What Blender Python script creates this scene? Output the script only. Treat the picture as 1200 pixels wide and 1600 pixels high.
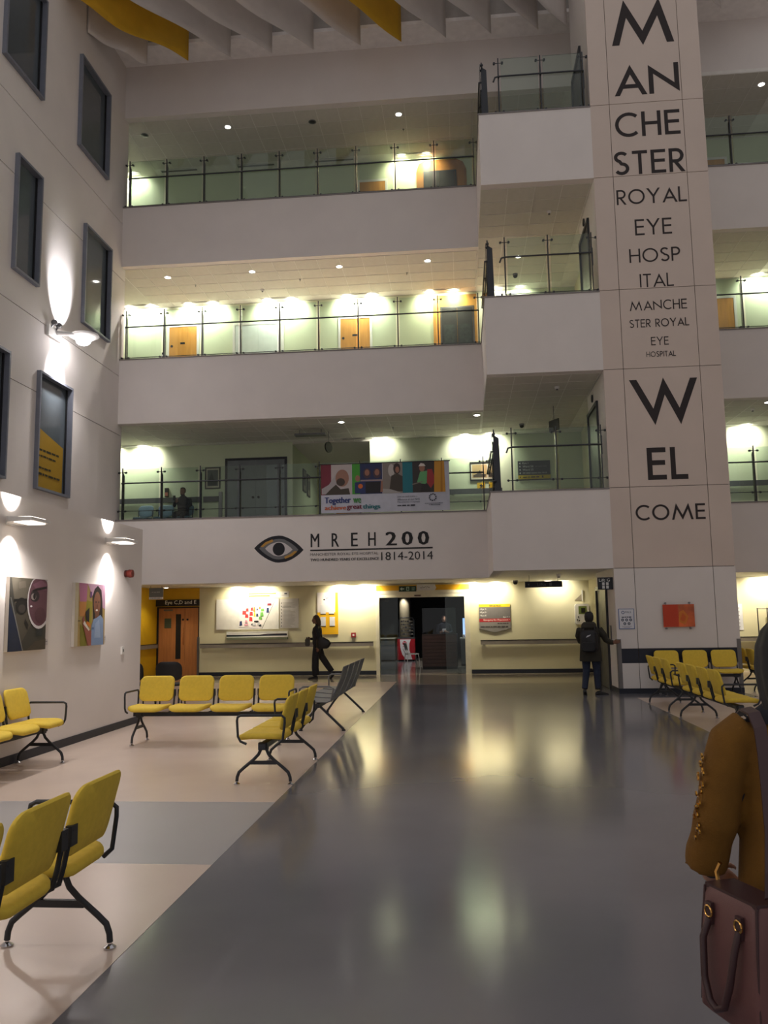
import bpy, bmesh, math, random
from mathutils import Vector, Matrix
random.seed(7)
for o in list(bpy.data.objects):
    bpy.data.objects.remove(o)
SC = bpy.context.scene
COL = SC.collection
PI = math.pi

# ------------------------------------------------------------------ camera
cam = bpy.data.cameras.new('camera')
cam.sensor_fit = 'VERTICAL'; cam.sensor_height = 24.0; cam.lens = 24.0 * 1300 / 1600
cam.clip_end = 200
camo = bpy.data.objects.new('camera', cam); COL.objects.link(camo)
RX = Vector((0.99544837, 0.09395526, -0.01596726))
DN = Vector((-0.02754657, 0.12326948, -0.99199084))
FW = Vector((-0.09123448, 0.98791551, 0.12529654))
mw = Matrix(((RX[0], -DN[0], -FW[0], 0), (RX[1], -DN[1], -FW[1], 0), (RX[2], -DN[2], -FW[2], 1.6), (0, 0, 0, 1)))
camo.matrix_world = mw
SC.camera = camo

# ------------------------------------------------------------------ world and exposure
w = bpy.data.worlds.new('atrium_air'); SC.world = w; w.use_nodes = True
w.node_tree.nodes['Background'].inputs[0].default_value = (1.0, 0.958, 0.962, 1)
w.node_tree.nodes['Background'].inputs[1].default_value = 0.33
SC.view_settings.view_transform = 'Standard'
SC.view_settings.look = 'None'
SC.view_settings.gamma = 1
SC.view_settings.use_curve_mapping = False
SC.view_settings.exposure = 0.34

# ------------------------------------------------------------------ materials
def lin(c):
    return tuple(((v / 255) / 12.92 if v / 255 <= 0.04045 else ((v / 255 + 0.055) / 1.055) ** 2.4) for v in c)

MATS = {}
def mat(name, rgb, rough=0.6, metal=0.0, var=0.06, scale=6.0, bump=0.0, bscale=80.0, spec=0.5, rvar=0.0, stretch=None):
    if name in MATS: return MATS[name]
    m = bpy.data.materials.new(name); m.use_nodes = True
    nt = m.node_tree; b = nt.nodes['Principled BSDF']
    c = lin(rgb)
    tc = nt.nodes.new('ShaderNodeTexCoord')
    src = tc.outputs['Object']
    if stretch:
        mp = nt.nodes.new('ShaderNodeMapping'); mp.inputs['Scale'].default_value = stretch
        nt.links.new(src, mp.inputs[0]); src = mp.outputs[0]
    n = nt.nodes.new('ShaderNodeTexNoise'); n.inputs['Scale'].default_value = scale; n.inputs['Detail'].default_value = 4
    nt.links.new(src, n.inputs['Vector'])
    r = nt.nodes.new('ShaderNodeValToRGB')
    r.color_ramp.elements[0].position = 0.3; r.color_ramp.elements[1].position = 0.7
    r.color_ramp.elements[0].color = tuple(max(0, v * (1 - var)) for v in c) + (1,)
    r.color_ramp.elements[1].color = tuple(min(1, v * (1 + var)) for v in c) + (1,)
    nt.links.new(n.outputs['Fac'], r.inputs[0]); nt.links.new(r.outputs[0], b.inputs['Base Color'])
    b.inputs['Roughness'].default_value = rough; b.inputs['Metallic'].default_value = metal
    b.inputs['Specular IOR Level'].default_value = spec
    if rvar:
        mr = nt.nodes.new('ShaderNodeMapRange')
        mr.inputs[3].default_value = max(0.02, rough - rvar); mr.inputs[4].default_value = rough + rvar
        nt.links.new(n.outputs['Fac'], mr.inputs[0]); nt.links.new(mr.outputs[0], b.inputs['Roughness'])
    if bump:
        n2 = nt.nodes.new('ShaderNodeTexNoise'); n2.inputs['Scale'].default_value = bscale
        nt.links.new(src, n2.inputs['Vector'])
        bp = nt.nodes.new('ShaderNodeBump'); bp.inputs['Strength'].default_value = bump; bp.inputs['Distance'].default_value = 0.004
        nt.links.new(n2.outputs['Fac'], bp.inputs['Height']); nt.links.new(bp.outputs[0], b.inputs['Normal'])
    MATS[name] = m
    return m

def emat(name, rgb, strength):
    if name in MATS: return MATS[name]
    m = bpy.data.materials.new(name); m.use_nodes = True
    b = m.node_tree.nodes['Principled BSDF']
    b.inputs['Base Color'].default_value = (0.8, 0.8, 0.8, 1)
    b.inputs['Emission Color'].default_value = (*lin(rgb), 1)
    b.inputs['Emission Strength'].default_value = strength
    MATS[name] = m
    return m

def glassmat(name, tint, rough=0.02, ior=1.45):
    m = bpy.data.materials.new(name); m.use_nodes = True
    nt = m.node_tree; nt.nodes.remove(nt.nodes['Principled BSDF'])
    t = nt.nodes.new('ShaderNodeBsdfTransparent'); t.inputs[0].default_value = (*tint, 1)
    g = nt.nodes.new('ShaderNodeBsdfGlossy'); g.inputs['Roughness'].default_value = rough
    f = nt.nodes.new('ShaderNodeFresnel'); f.inputs[0].default_value = ior
    mx = nt.nodes.new('ShaderNodeMixShader')
    nt.links.new(f.outputs[0], mx.inputs[0]); nt.links.new(t.outputs[0], mx.inputs[1]); nt.links.new(g.outputs[0], mx.inputs[2])
    nt.links.new(mx.outputs[0], nt.nodes['Material Output'].inputs[0])
    MATS[name] = m
    return m

M_wall = mat('white_plaster', (226, 219, 214), 0.75, var=0.025, scale=1.5, bump=0.05, bscale=40)
M_col = mat('warm_white_panel', (212, 196, 184), 0.6, var=0.03, scale=1.2)
M_joint = mat('joint_grey', (112, 104, 98), 0.9)  # grey core colour that shows in the gaps between panels
M_green = mat('pale_green_paint', (206, 214, 184), 0.6, var=0.03, scale=1.5)
M_cream = mat('pale_cream_paint', (214, 208, 176), 0.6, var=0.03, scale=1.5)
M_yellowp = mat('yellow_paint', (214, 168, 16), 0.55, var=0.04)
M_tile = mat('ceiling_tile_white', (206, 202, 192), 0.9, var=0.03, scale=8, bump=0.2, bscale=120)
M_grid = mat('ceiling_grid_white', (230, 227, 220), 0.5)
M_cop = mat('grey_metal_coping', (128, 122, 120), 0.4, 0.3)
M_navy = mat('navy_vinyl', (22, 28, 44), 0.5)
M_steel = mat('brushed_steel', (120, 120, 122), 0.35, 0.9, var=0.1)
M_dsteel = mat('dark_steel', (62, 64, 68), 0.4, 0.6)
M_chrome = mat('chrome', (200, 200, 205), 0.12, 1.0)
M_black = mat('black_plastic', (20, 20, 22), 0.5)
M_white = mat('white_plastic', (228, 226, 222), 0.45)
M_frame = mat('blue_grey_window_frame', (126, 130, 142), 0.45, 0.2)
M_wood = mat('door_veneer', (198, 140, 66), 0.45, var=0.12, scale=3, stretch=(6, 6, 0.6))
M_wood2 = mat('orange_door_veneer', (190, 124, 70), 0.45, var=0.12, scale=3, stretch=(6, 6, 0.6))
M_yfab = mat('yellow_fabric', (224, 192, 68), 0.85, var=0.05, scale=30, bump=0.25, bscale=300)
M_sail_w = mat('white_sailcloth', (218, 211, 206), 0.85, var=0.04, scale=3)
M_sail_y = mat('ochre_sailcloth', (214, 168, 40), 0.85, var=0.06, scale=3)
M_glass = glassmat('balustrade_glass', (0.86, 0.92, 0.88))
M_wglass = mat('tinted_window_glass', (82, 90, 95), 0.07, var=0.03, spec=0.8)

def floor_mat(name, rgb, rough, var):
    m = mat(name, rgb, rough, var=var, scale=0.9, rvar=0.02, spec=0.5)
    return m
M_floor = floor_mat('grey_vinyl', (116, 115, 120), 0.14, 0.08)
M_beige = floor_mat('beige_vinyl', (212, 193, 180), 0.26, 0.04)
M_strip = floor_mat('mid_grey_vinyl', (166, 163, 164), 0.34, 0.04)
M_corr = floor_mat('corridor_vinyl', (168, 158, 146), 0.11, 0.06)

# ------------------------------------------------------------------ mesh helpers
class MB:
    def __init__(s): s.bm = bmesh.new()
    def box(s, a, b):
        x0, y0, z0 = a; x1, y1, z1 = b
        v = [s.bm.verts.new(p) for p in ((x0,y0,z0),(x1,y0,z0),(x1,y1,z0),(x0,y1,z0),(x0,y0,z1),(x1,y0,z1),(x1,y1,z1),(x0,y1,z1))]
        for f in ((0,3,2,1),(4,5,6,7),(0,1,5,4),(1,2,6,5),(2,3,7,6),(3,0,4,7)): s.bm.faces.new([v[i] for i in f])
        return s
    def cbox(s, c, d):
        return s.box([c[i]-d[i]/2 for i in range(3)], [c[i]+d[i]/2 for i in range(3)])
    def loft(s, rings, cap0=True, cap1=True, closed=True):
        R = [[s.bm.verts.new(p) for p in r] for r in rings]
        n = len(R[0])
        for a, b in zip(R, R[1:]):
            for i in range(n if closed else n-1):
                j = (i+1) % n
                s.bm.faces.new((a[i], a[j], b[j], b[i]))
        if cap0: s.bm.faces.new(R[0][::-1])
        if cap1: s.bm.faces.new(R[-1])
        return s
    def tube(s, pts, r, n=8, cap=True):
        pts = [Vector(p) for p in pts]; rings = []
        up = None
        for i, p in enumerate(pts):
            t = (pts[min(i+1, len(pts)-1)] - pts[max(i-1, 0)]).normalized()
            if up is None:
                up = Vector((0,0,1)) if abs(t.z) < 0.9 else Vector((1,0,0))
            u = t.cross(up).normalized(); v = u.cross(t).normalized(); up = v
            rr = r[i] if isinstance(r, (list, tuple)) else r
            rings.append([p + rr*(math.cos(2*PI*k/n)*u + math.sin(2*PI*k/n)*v) for k in range(n)])
        return s.loft(rings, cap, cap)
    def cyl(s, a, b, r, n=12):
        return s.tube([a, b], r, n)
    def lathe(s, c, prof, n=14):
        return s.loft([[ (c[0]+r*math.cos(2*PI*k/n), c[1]+r*math.sin(2*PI*k/n), c[2]+z) for k in range(n)] for r, z in prof])
    def ball(s, c, r, seg=10, rings=6, sc=(1,1,1)):
        prof = [(r*math.sin(PI*i/rings), -r*math.cos(PI*i/rings)) for i in range(1, rings)]
        return s.loft([[(c[0]+q*math.cos(2*PI*k/seg)*sc[0], c[1]+q*math.sin(2*PI*k/seg)*sc[1], c[2]+z*sc[2]) for k in range(seg)] for q, z in prof])
    def prism(s, poly, o, u, v, n, t):
        o, u, v, n = Vector(o), Vector(u), Vector(v), Vector(n)
        a = [s.bm.verts.new(o + u*p[0] + v*p[1]) for p in poly]
        b = [s.bm.verts.new(o + u*p[0] + v*p[1] + n*t) for p in poly]
        k = len(poly)
        s.bm.faces.new(b); s.bm.faces.new(a[::-1])
        for i in range(k): s.bm.faces.new((a[i], a[(i+1)%k], b[(i+1)%k], b[i]))
        return s
    def mesh(s, name, m, smooth=False):
        bmesh.ops.recalc_face_normals(s.bm, faces=s.bm.faces)
        me = bpy.data.meshes.new(name); s.bm.to_mesh(me); s.bm.free()
        if m: me.materials.append(m)
        if smooth:
            for p in me.polygons: p.use_smooth = True
            try: me.set_sharp_from_angle(angle=math.radians(50))
            except Exception: pass
        return me
    def build(s, name, m, parent=None, smooth=False, loc=None):
        return mobj(name, s.mesh(name, m, smooth), parent, loc)

def mobj(name, me, parent=None, loc=None, rot=None):
    o = bpy.data.objects.new(name, me); COL.objects.link(o)
    if parent: o.parent = parent
    if loc is not None: o.location = loc
    if rot is not None: o.rotation_euler = rot
    return o
def tag(o, label, cat, group=None):
    o['label'] = label; o['category'] = cat
    if group: o['group'] = group
    return o
def thing(name, label, cat, loc=(0,0,0), rz=0, group=None):
    o = bpy.data.objects.new(name, None); COL.objects.link(o)
    o.location = loc; o.rotation_euler = (0,0,rz); o.empty_display_size = 0.1
    return tag(o, label, cat, group)
def struct(o):
    o['kind'] = 'structure'; return o
def copy_tree(o, parent=None):
    c = o.copy(); COL.objects.link(c); c.parent = parent
    for ch in list(o.children): copy_tree(ch, c)
    return c
def rrect(w, h, r, n=4, cx=0, cy=0):
    out = []
    for sx, sy, a0 in ((1,1,0),(-1,1,90),(-1,-1,180),(1,-1,270)):
        for i in range(n+1):
            a = math.radians(a0 + 90*i/n)
            out.append((cx + sx*(w/2-r) + r*math.cos(a), cy + sy*(h/2-r) + r*math.sin(a)))
    return out
def ell(cx, cy, rx, ry, n=20, a0=0, a1=360):
    k = n if a1-a0 == 360 else n+1
    return [(cx+rx*math.cos(math.radians(a0+(a1-a0)*i/n)), cy+ry*math.sin(math.radians(a0+(a1-a0)*i/n))) for i in range(k)]
def rc(x0, y0, x1, y1): return [(x0,y0),(x1,y0),(x1,y1),(x0,y1)]

# text outlines from the built-in font, as lists of triangles in a unit box
TXT = {}
def text_tris(body):
    if body in TXT: return TXT[body]
    cu = bpy.data.curves.new('t', 'FONT'); cu.body = body; cu.resolution_u = 2
    o = bpy.data.objects.new('t', cu); COL.objects.link(o)
    dg = bpy.context.evaluated_depsgraph_get(); dg.update()
    me = o.evaluated_get(dg).to_mesh()
    vs = [(v.co.x, v.co.y) for v in me.vertices]; fs = [tuple(p.vertices) for p in me.polygons]
    o.evaluated_get(dg).to_mesh_clear()
    bpy.data.objects.remove(o); bpy.data.curves.remove(cu)
    xs = [v[0] for v in vs]; ys = [v[1] for v in vs]
    x0, x1, y0, y1 = min(xs), max(xs), min(ys), max(ys)
    TXT[body] = ([((x-x0)/(x1-x0), (y-y0)/(y1-y0)) for x, y in vs], fs)
    return TXT[body]
def scrawl(rgb, x0, y0, x1, y1, seed=1):
    # a line of writing too small to read: uneven word-length dashes
    rnd_ = random.Random(seed); out = []; x = x0; h_ = y1-y0
    while x < x1:
        e = min(x1, x + h_*rnd_.uniform(1.2, 4.0)); out.append(('p', rgb, rc(x, y0+h_*0.2*rnd_.random(), e, y1-h_*0.2*rnd_.random()))); x = e + h_*0.5
    return out
def squiggle(rgb, x0, y0, x1, y1, n=16):
    p = [(x0+(x1-x0)*i/n, y0+(y1-y0)*(0.5+0.5*math.sin(i*1.9)*(0.5+0.5*math.cos(i*0.7)))) for i in range(n+1)]
    t_ = (y1-y0)*0.07
    return [('p', rgb, [(a[0], a[1]-t_), (b[0], b[1]-t_), (b[0], b[1]+t_), (a[0], a[1]+t_)]) for a, b in zip(p, p[1:])]
def pm(rgb):
    return mat('print_%02x%02x%02x' % tuple(rgb), rgb, 0.6, var=0.02)
# a flat print: shapes are ('p', rgb, polygon) or ('t', rgb, text, x0, y0, x1, y1), in u,v metres, layered by a fraction of a millimetre
def prints(name, shapes, o, u, v, n, parent, base=0.0006, step=0.0004, gloss=None):
    o, u, v, n = Vector(o), Vector(u), Vector(v), Vector(n)
    bm = bmesh.new(); mats = []
    for i, s in enumerate(shapes):
        m = pm(s[1]) if not isinstance(s[1], bpy.types.Material) else s[1]
        if m not in mats: mats.append(m)
        mi = mats.index(m); d = n*(base + step*i)
        if s[0] == 'p':
            f = bm.faces.new([bm.verts.new(o+u*a+v*b+d) for a, b in s[2]]); f.material_index = mi
        else:
            vs, fs = text_tris(s[2]); x0, y0, x1, y1 = s[3:7]
            V = [bm.verts.new(o+u*(x0+a*(x1-x0))+v*(y0+b*(y1-y0))+d) for a, b in vs]
            for f in fs:
                try: bm.faces.new([V[k] for k in f]).material_index = mi
                except ValueError: pass
    me = bpy.data.meshes.new(name); bm.to_mesh(me); bm.free()
    for m in mats: me.materials.append(m)
    return mobj(name, me, parent)
UX, UY, UZ = Vector((1,0,0)), Vector((0,1,0)), Vector((0,0,1))
FCAM = (UX, UZ, -UY)      # surface facing the camera end of the hall
FRIGHT = (UY, UZ, UX)     # surface facing right (on the left wall)

def area_light(name, loc, size, power, rot=(0,0,0), color=(1,1,1), parent=None, spread=None):
    l = bpy.data.lights.new(name, 'AREA'); l.shape = 'RECTANGLE'; l.size, l.size_y = size
    l.energy = power; l.color = color
    if spread: l.spread = spread
    return mobj(name, l, parent, loc, rot)
def spot_light(name, loc, power, angle, rot=(0,0,0), color=(1,1,1), blend=0.4, r=0.04, parent=None):
    l = bpy.data.lights.new(name, 'SPOT'); l.energy = power; l.color = color
    l.spot_size = math.radians(angle); l.spot_blend = blend; l.shadow_soft_size = r
    return mobj(name, l, parent, loc, rot)

# ================================================================== SETTING
XL = -8.83; XLO = -5.19; YC = 17.40; YP = 20.50; YPR = 20.28; YB = 23.50
CX0, CX1 = 3.09, 5.50; LX = 0.65; XR = 12.0; XW = -11.6
LEV = {2: (2.514, 4.184), 3: (6.700, 8.440), 4: (10.994, 12.677)}
TOP = 15.246

# floors
floor = struct(MB().box((-14, -6, -0.2), (XR, 34, 0)).build('floor', M_floor))
def inlay(a, b, m, z=0.002):
    o = MB().box((a[0], a[1], -0.01), (b[0], b[1], z)).build('floor_inlay', m, floor); return o
inlay((XLO-4.5, -6), (-1.69, 5.59), M_beige); inlay((XLO-4.5, 7.45), (-1.69, 21.0), M_beige)
inlay((XLO-4.5, 5.59), (-1.69, 7.45), M_strip)
inlay((3.25, 2.0), (XR, 16.5), M_beige)
inlay((XLO-4.5, 21.0), (-1.69, YB), M_corr); inlay((-1.69, 20.1), (3.5, 34), M_corr); inlay((CX1, 16.5), (XR, YB), M_beige)

# lower left wall (single storey block)
wl = struct(MB().box((-8.6, -6, 0), (XLO, 13.14, 3.085)).build('wall_left_lower', M_wall))
struct(MB().box((XLO, -6, 0), (XLO+0.012, 13.14, 0.105)).box((-8.6, 13.14, 0), (XLO+0.012, 13.152, 0.105)).build('baseboard_left', M_navy))

# upper left wall: panel bands with window openings
WINS = [(14.52, 16.08, 12.86, 15.2), (17.78, 19.42, 12.86, 15.2), (15.16, 16.16, 8.66, 11.12), (18.24, 19.74, 8.64, 11.12),
        (16.33, 17.82, 4.37, 6.90), (13.7, 15.16, 4.37, 6.92)]
wall_l = struct(MB().box((XL-0.30, 4, 0), (XL-0.28, 20.72, 17.0)).box((XL-0.3, 20.72, 0), (XL-0.02, 20.75, 17.0)).build('wall_left', M_joint))
# backing would close the windows: cut it into cells as well
bpy.data.objects.remove(wall_l)
def cells(y0, y1, z0, z1):
    ys = sorted({y0, y1} | {v for w_ in WINS for v in w_[:2] if y0 < v < y1})
    zs = sorted({z0, z1} | {v for w_ in WINS for v in w_[2:] if z0 < v < z1})
    out = []
    for a, b in zip(ys, ys[1:]):
        for c, d in zip(zs, zs[1:]):
            my, mz = (a+b)/2, (c+d)/2
            if not any(w_[0] < my < w_[1] and w_[2] < mz < w_[3] for w_ in WINS): out.append((a, b, c, d))
    return out
mb = MB()
for a, b, c, d in cells(4, 20.72, 0, 17.0): mb.box((XL-0.25, a, c), (XL-0.02, b, d))
wall_l = struct(mb.build('wall_left', M_joint))
bands = [0, 2.0, 3.65, 6.43, 7.99, 10.66, 12.195, 17.0]
for z0, z1 in zip(bands, bands[1:]):
    mb = MB()
    for a, b, c, d in cells(4, 20.72, z0+0.008, z1-0.008): mb.box((XL-0.02, a, c), (XL, b, d))
    mb.build('wall_panel', M_wall, wall_l)
MB().box((XL-0.25, 20.72, 0), (XL, 20.75, 17.0)).build('wall_end_cap', M_wall, wall_l)
# yellow wall at ground level round the corner
struct(MB().box((XL-0.2, 20.75, 0), (XL, YB+0.2, 2.514)).build('wall_yellow', M_yellowp))

# windows of the left wall
for i, (a, b, c, d) in enumerate(WINS):
    wo = bpy.data.objects.new('window_%d' % (i+1), None); COL.objects.link(wo); struct(wo); wo.location = (XL, (a+b)/2, c)
    L = lambda x, y, z: (x-XL, y-(a+b)/2, z-c)
    t = 0.05; x0, x1 = XL-0.2, XL+0.09
    for nm, p, q in (('frame_jamb', (x0, a, c), (x1, a+t, d)), ('frame_jamb', (x0, b-t, c), (x1, b, d)),
                     ('frame_head', (x0, a+t, d-t), (x1, b-t, d)), ('frame_sill', (x0, a+t, c), (x1, b-t, c+t))):
        MB().box(L(*p), L(*q)).build(nm, M_frame, wo)
    MB().box(L(XL-0.10, b-t-0.05, c+t), L(XL-0.02, b-t, d-t)).build('recess_shade_strip', M_black, wo)  # black strip standing in for the shade in the window recess
    MB().box(L(XL-0.06, a+t, c+t), L(XL-0.045, b-t-0.05, d-t)).build('pane', M_wglass, wo)
    if i == 4:
        ps = [('p', (150, 116, 6), rc(0, 0, 1.28, 1.02)), ('p', (150, 116, 6), [(0,1.02),(0.5,1.02),(1.28,1.02),(1.28,1.05),(0.5,1.22),(0,1.34)])]
        for k_, (x, y, x2, h) in enumerate(((0.15, 0.80, 1.1, 0.06), (0.2, 0.68, 0.95, 0.045), (0.15, 0.42, 0.75, 0.05), (0.05, 0.28, 1.15, 0.06))): ps += scrawl((36, 32, 12), x, y, x2, y+h, k_)
        prints('window_poster', ps, L(XL-0.044, a+0.06, c+0.06), *FRIGHT, wo)

# parapets
def parapet(name, boxes, m=M_wall):
    mb = MB()
    for a, b in boxes: mb.box(a, b)
    return struct(mb.build(name, m))
nf = 0
for lv, (z0, z1) in LEV.items():
    zf = z1 - 0.12       # floor level behind
    parapet('wall_parapet_%d' % lv, [((XL, YP, z0), (LX, YP+0.2, z1-0.03))])
    parapet('wall_lobby_parapet_%d' % lv, [((LX, YC, z0), (CX0, YC+0.2, z1-0.03)), ((LX, YC+0.2, z0), (LX+0.2, YP+0.2, z1-0.03))])
    parapet('wall_parapet_right_%d' % lv, [((CX1, YPR, z0), (XR, YPR+0.2, z1-0.03))])
    for k, bx in enumerate([((XL, YP-0.02, z1-0.03), (LX-0.02, YP+0.22, z1)), ((LX-0.02, YC-0.015, z1-0.03), (CX0, YC+0.22, z1)), ((LX-0.02, YC+0.22, z1-0.03), (LX+0.22, YP+0.22, z1)), ((CX1, YPR-0.02, z1-0.03), (XR, YPR+0.22, z1))]):
        nf += 1
        struct(MB().box(*bx).build('trim_%d' % nf, M_cop))
    struct(MB().box((XW, YP+0.2, z0+0.12), (LX+0.2, YB+5, zf)).box((LX+0.2, YC+0.2, z0+0.12), (3.5, YB+5, zf)).box((CX1, YPR+0.2, z0+0.12), (XR, YB+0.3, zf)).build('floor_level_%d' % lv, M_beige if lv == 3 else M_strip))  # second gallery floor made paler to bounce light up to its ceiling

# ceilings with lay-in tiles
tile_me = MB().box((0.006, 0.006, 0), (0.594, 0.594, 0.02)).mesh('ceiling_tile', M_tile)
def ceiling(name, z, regs, tiles=True):
    mb = MB()
    for x0, y0, x1, y1 in regs: mb.box((x0, y0, z+0.012), (x1, y1, z+0.10))
    c = struct(mb.build(name, M_grid))
    if tiles:
        for (x0, y0, x1, y1), vis in zip(regs, tiles):
            nx = int((x1-x0)/0.6); ny = int((y1-y0)/0.6)
            for i in range(nx):
                if x0+0.6*i > vis: break
                for j in range(ny):
                    mobj('ceiling_tile', tile_me, c, (x0+0.6*i, y0+0.6*j, z-0.004))
            gb = MB()
            for i in range(nx+1): gb.box((x0+0.6*i-0.006, y0, z-0.012), (x0+0.6*i+0.006, y1, z-0.005))
            for j in range(ny+1): gb.box((x0, y0+0.6*j-0.004, z-0.0115), (x1, y0+0.6*j+0.004, z-0.005))
            gb.build('ceiling_grid_bars', M_grid, c)['kind'] = 'stuff'
    return c
REG = [(-9.0, YP+0.2, LX, YB), (LX, YC+0.2, 3.5, YB), (CX1, YPR+0.2, XR, YB)]
ceiling('ceiling_ground', 2.514, [(-9.0, YP+0.2, LX+0.2, YB+0.2), (LX+0.2, YC+0.2, 3.5, YB+0.2), (CX1, YPR+0.2, XR, YB+0.2)], None)
for lv, z in ((2, 6.700), (3, 10.994), (4, TOP)):
    ceiling('ceiling_level_%d' % lv, z, REG if lv < 4 else [REG[0], (LX, YP+0.2, 3.5, YB), REG[2]], (9, 9, 8.3))
# ceiling extension over the left end of the corridors and the deep passage on level two
struct(MB().box((XW, YP+0.2, 6.712), (-9.0, YB, 6.8)).box((XW, YP+0.2, 11.006), (-9.0, YB, 11.1)).box((XW, YP+0.2, TOP+0.012), (-9.0, YB, TOP+0.1)).box((-4.82, YB, 6.66), (-2.55, YB+5, 6.8)).build('ceiling_left_end', M_tile))

# top fascia, soffit and bulkhead
struct(MB().box((XL, YP, TOP), (XR, YP+0.2, 16.75)).build('wall_fascia', M_wall))
struct(MB().box((XL, 19.72, 16.75), (XR, YB, 16.85)).build('ceiling_soffit', mat('bright_soffit', (246, 242, 240), 0.7)))
struct(MB().box((XL-0.3, 19.72, 16.85), (XR, 19.9, 20.0)).build('wall_bulkhead', mat('grey_bulkhead', (172, 168, 164), 0.8)))
struct(MB().box((XL-0.3, 4, 17.0), (XL-0.05, 19.72, 20.0)).build('wall_left_top', M_wall))

# back walls
DOOR_X = (-8.83, -7.55)
mb = MB()
mb.box((-7.55, YB, 0), (-2.45, YB+0.2, 2.52)).box((-2.45, YB, 2.24), (0.14, YB+0.2, 2.52)).box((0.14, YB, 0), (3.5, YB+0.2, 2.52))
struct(MB().box((XL, YB+0.02, 1.99), (-7.55, YB+0.3, 2.52)).build('wall_door_header', M_yellowp))
wb = struct(mb.build('wall_back', M_cream))
struct(MB().box((CX1, YB, 0), (XR, YB+0.2, 2.52)).build('wall_back_right', M_cream))
struct(MB().box((-7.55, YB-0.012, 0.01), (-2.45, YB, 0.12)).build('baseboard_back_1', M_navy))
struct(MB().box((0.20, YB-0.012, 0.01), (3.5, YB, 0.12)).build('baseboard_back_2', M_navy))
for lv, z0, z1 in ((3, 8.2, 11.0), (4, 12.4, 15.3)):
    struct(MB().box((XW, YB, z0), (3.5, YB+0.2, z1)).box((CX1, YB, z0), (XR, YB+0.2, z1)).build('wall_back_level_%d' % lv, M_green))
struct(MB().box((XW, YB, 3.9), (-4.82, YB+0.2, 6.75)).box((-2.55, YB, 3.9), (3.5, YB+0.2, 6.75)).box((CX1, YB, 3.9), (XR, YB+0.2, 6.75))
       .box((-5.02, YB+0.2, 3.9), (-4.82, YB+5, 6.75)).box((-2.55, YB+0.2, 3.9), (-2.35, YB+5, 6.75)).box((-5.02, YB+5, 3.9), (-2.35, YB+5.2, 6.75)).build('wall_back_level_2', M_green))
struct(MB().box((XW-0.2, YP, 3.9), (XW, YB+0.2, 15.3)).build('wall_far_left', M_green))
struct(MB().box((XR, 4, 0), (XR+0.2, YB+0.2, 17)).build('wall_right', M_wall))

# lift shaft: core with facing panels
core = struct(MB().box((CX0+0.02, YC+0.02, 0), (3.5, 19.68, 19.0)).box((3.5, YC+0.02, 0), (CX1-0.02, YB, 19.0)).build('wall_lift_shaft', M_joint))
VX = [CX0, 3.50, 5.06, CX1]
ZZ = [0.10, 0.60, 0.885, 2.514, 4.184, 6.700, 8.440, 10.994, 12.677, 15.246, 17.6, 19.0]
for i in range(3):
    for j in range(len(ZZ)-1):
        g = 0.006
        m = M_navy if j == 1 else (M_wall if j in (0, 2) else M_col)
        gz = 0.0005 if j in (0, 1) else g
        MB().box((VX[i]+(g if i else 0), YC, ZZ[j]+gz), (VX[i+1]-(g if i < 2 else 0), YC+0.03, ZZ[j+1]-gz)).build('facing_panel', m, core)
MB().box((CX0, YC+0.03, 0.1), (CX0+0.03, 19.7, 19)).build('side_panel', M_wall, core)
MB().box((CX0+0.03, 19.68, 0.1), (3.5, 19.7, 19)).build('side_panel', M_wall, core)
MB().box((3.47, 19.7, 0.1), (3.5, YB, 19)).build('side_panel', M_cream, core)
MB().box((CX1-0.03, YC+0.03, 0.1), (CX1, YB, 19)).build('side_panel', M_wall, core)
struct(MB().box((CX0-0.012, YC-0.015, 0), (CX1+0.012, YC+0.02, 0.10)).box((CX0-0.012, YC+0.02, 0), (CX0+0.02, 18.3, 0.10)).build('baseboard_lift_shaft', M_navy))

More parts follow.
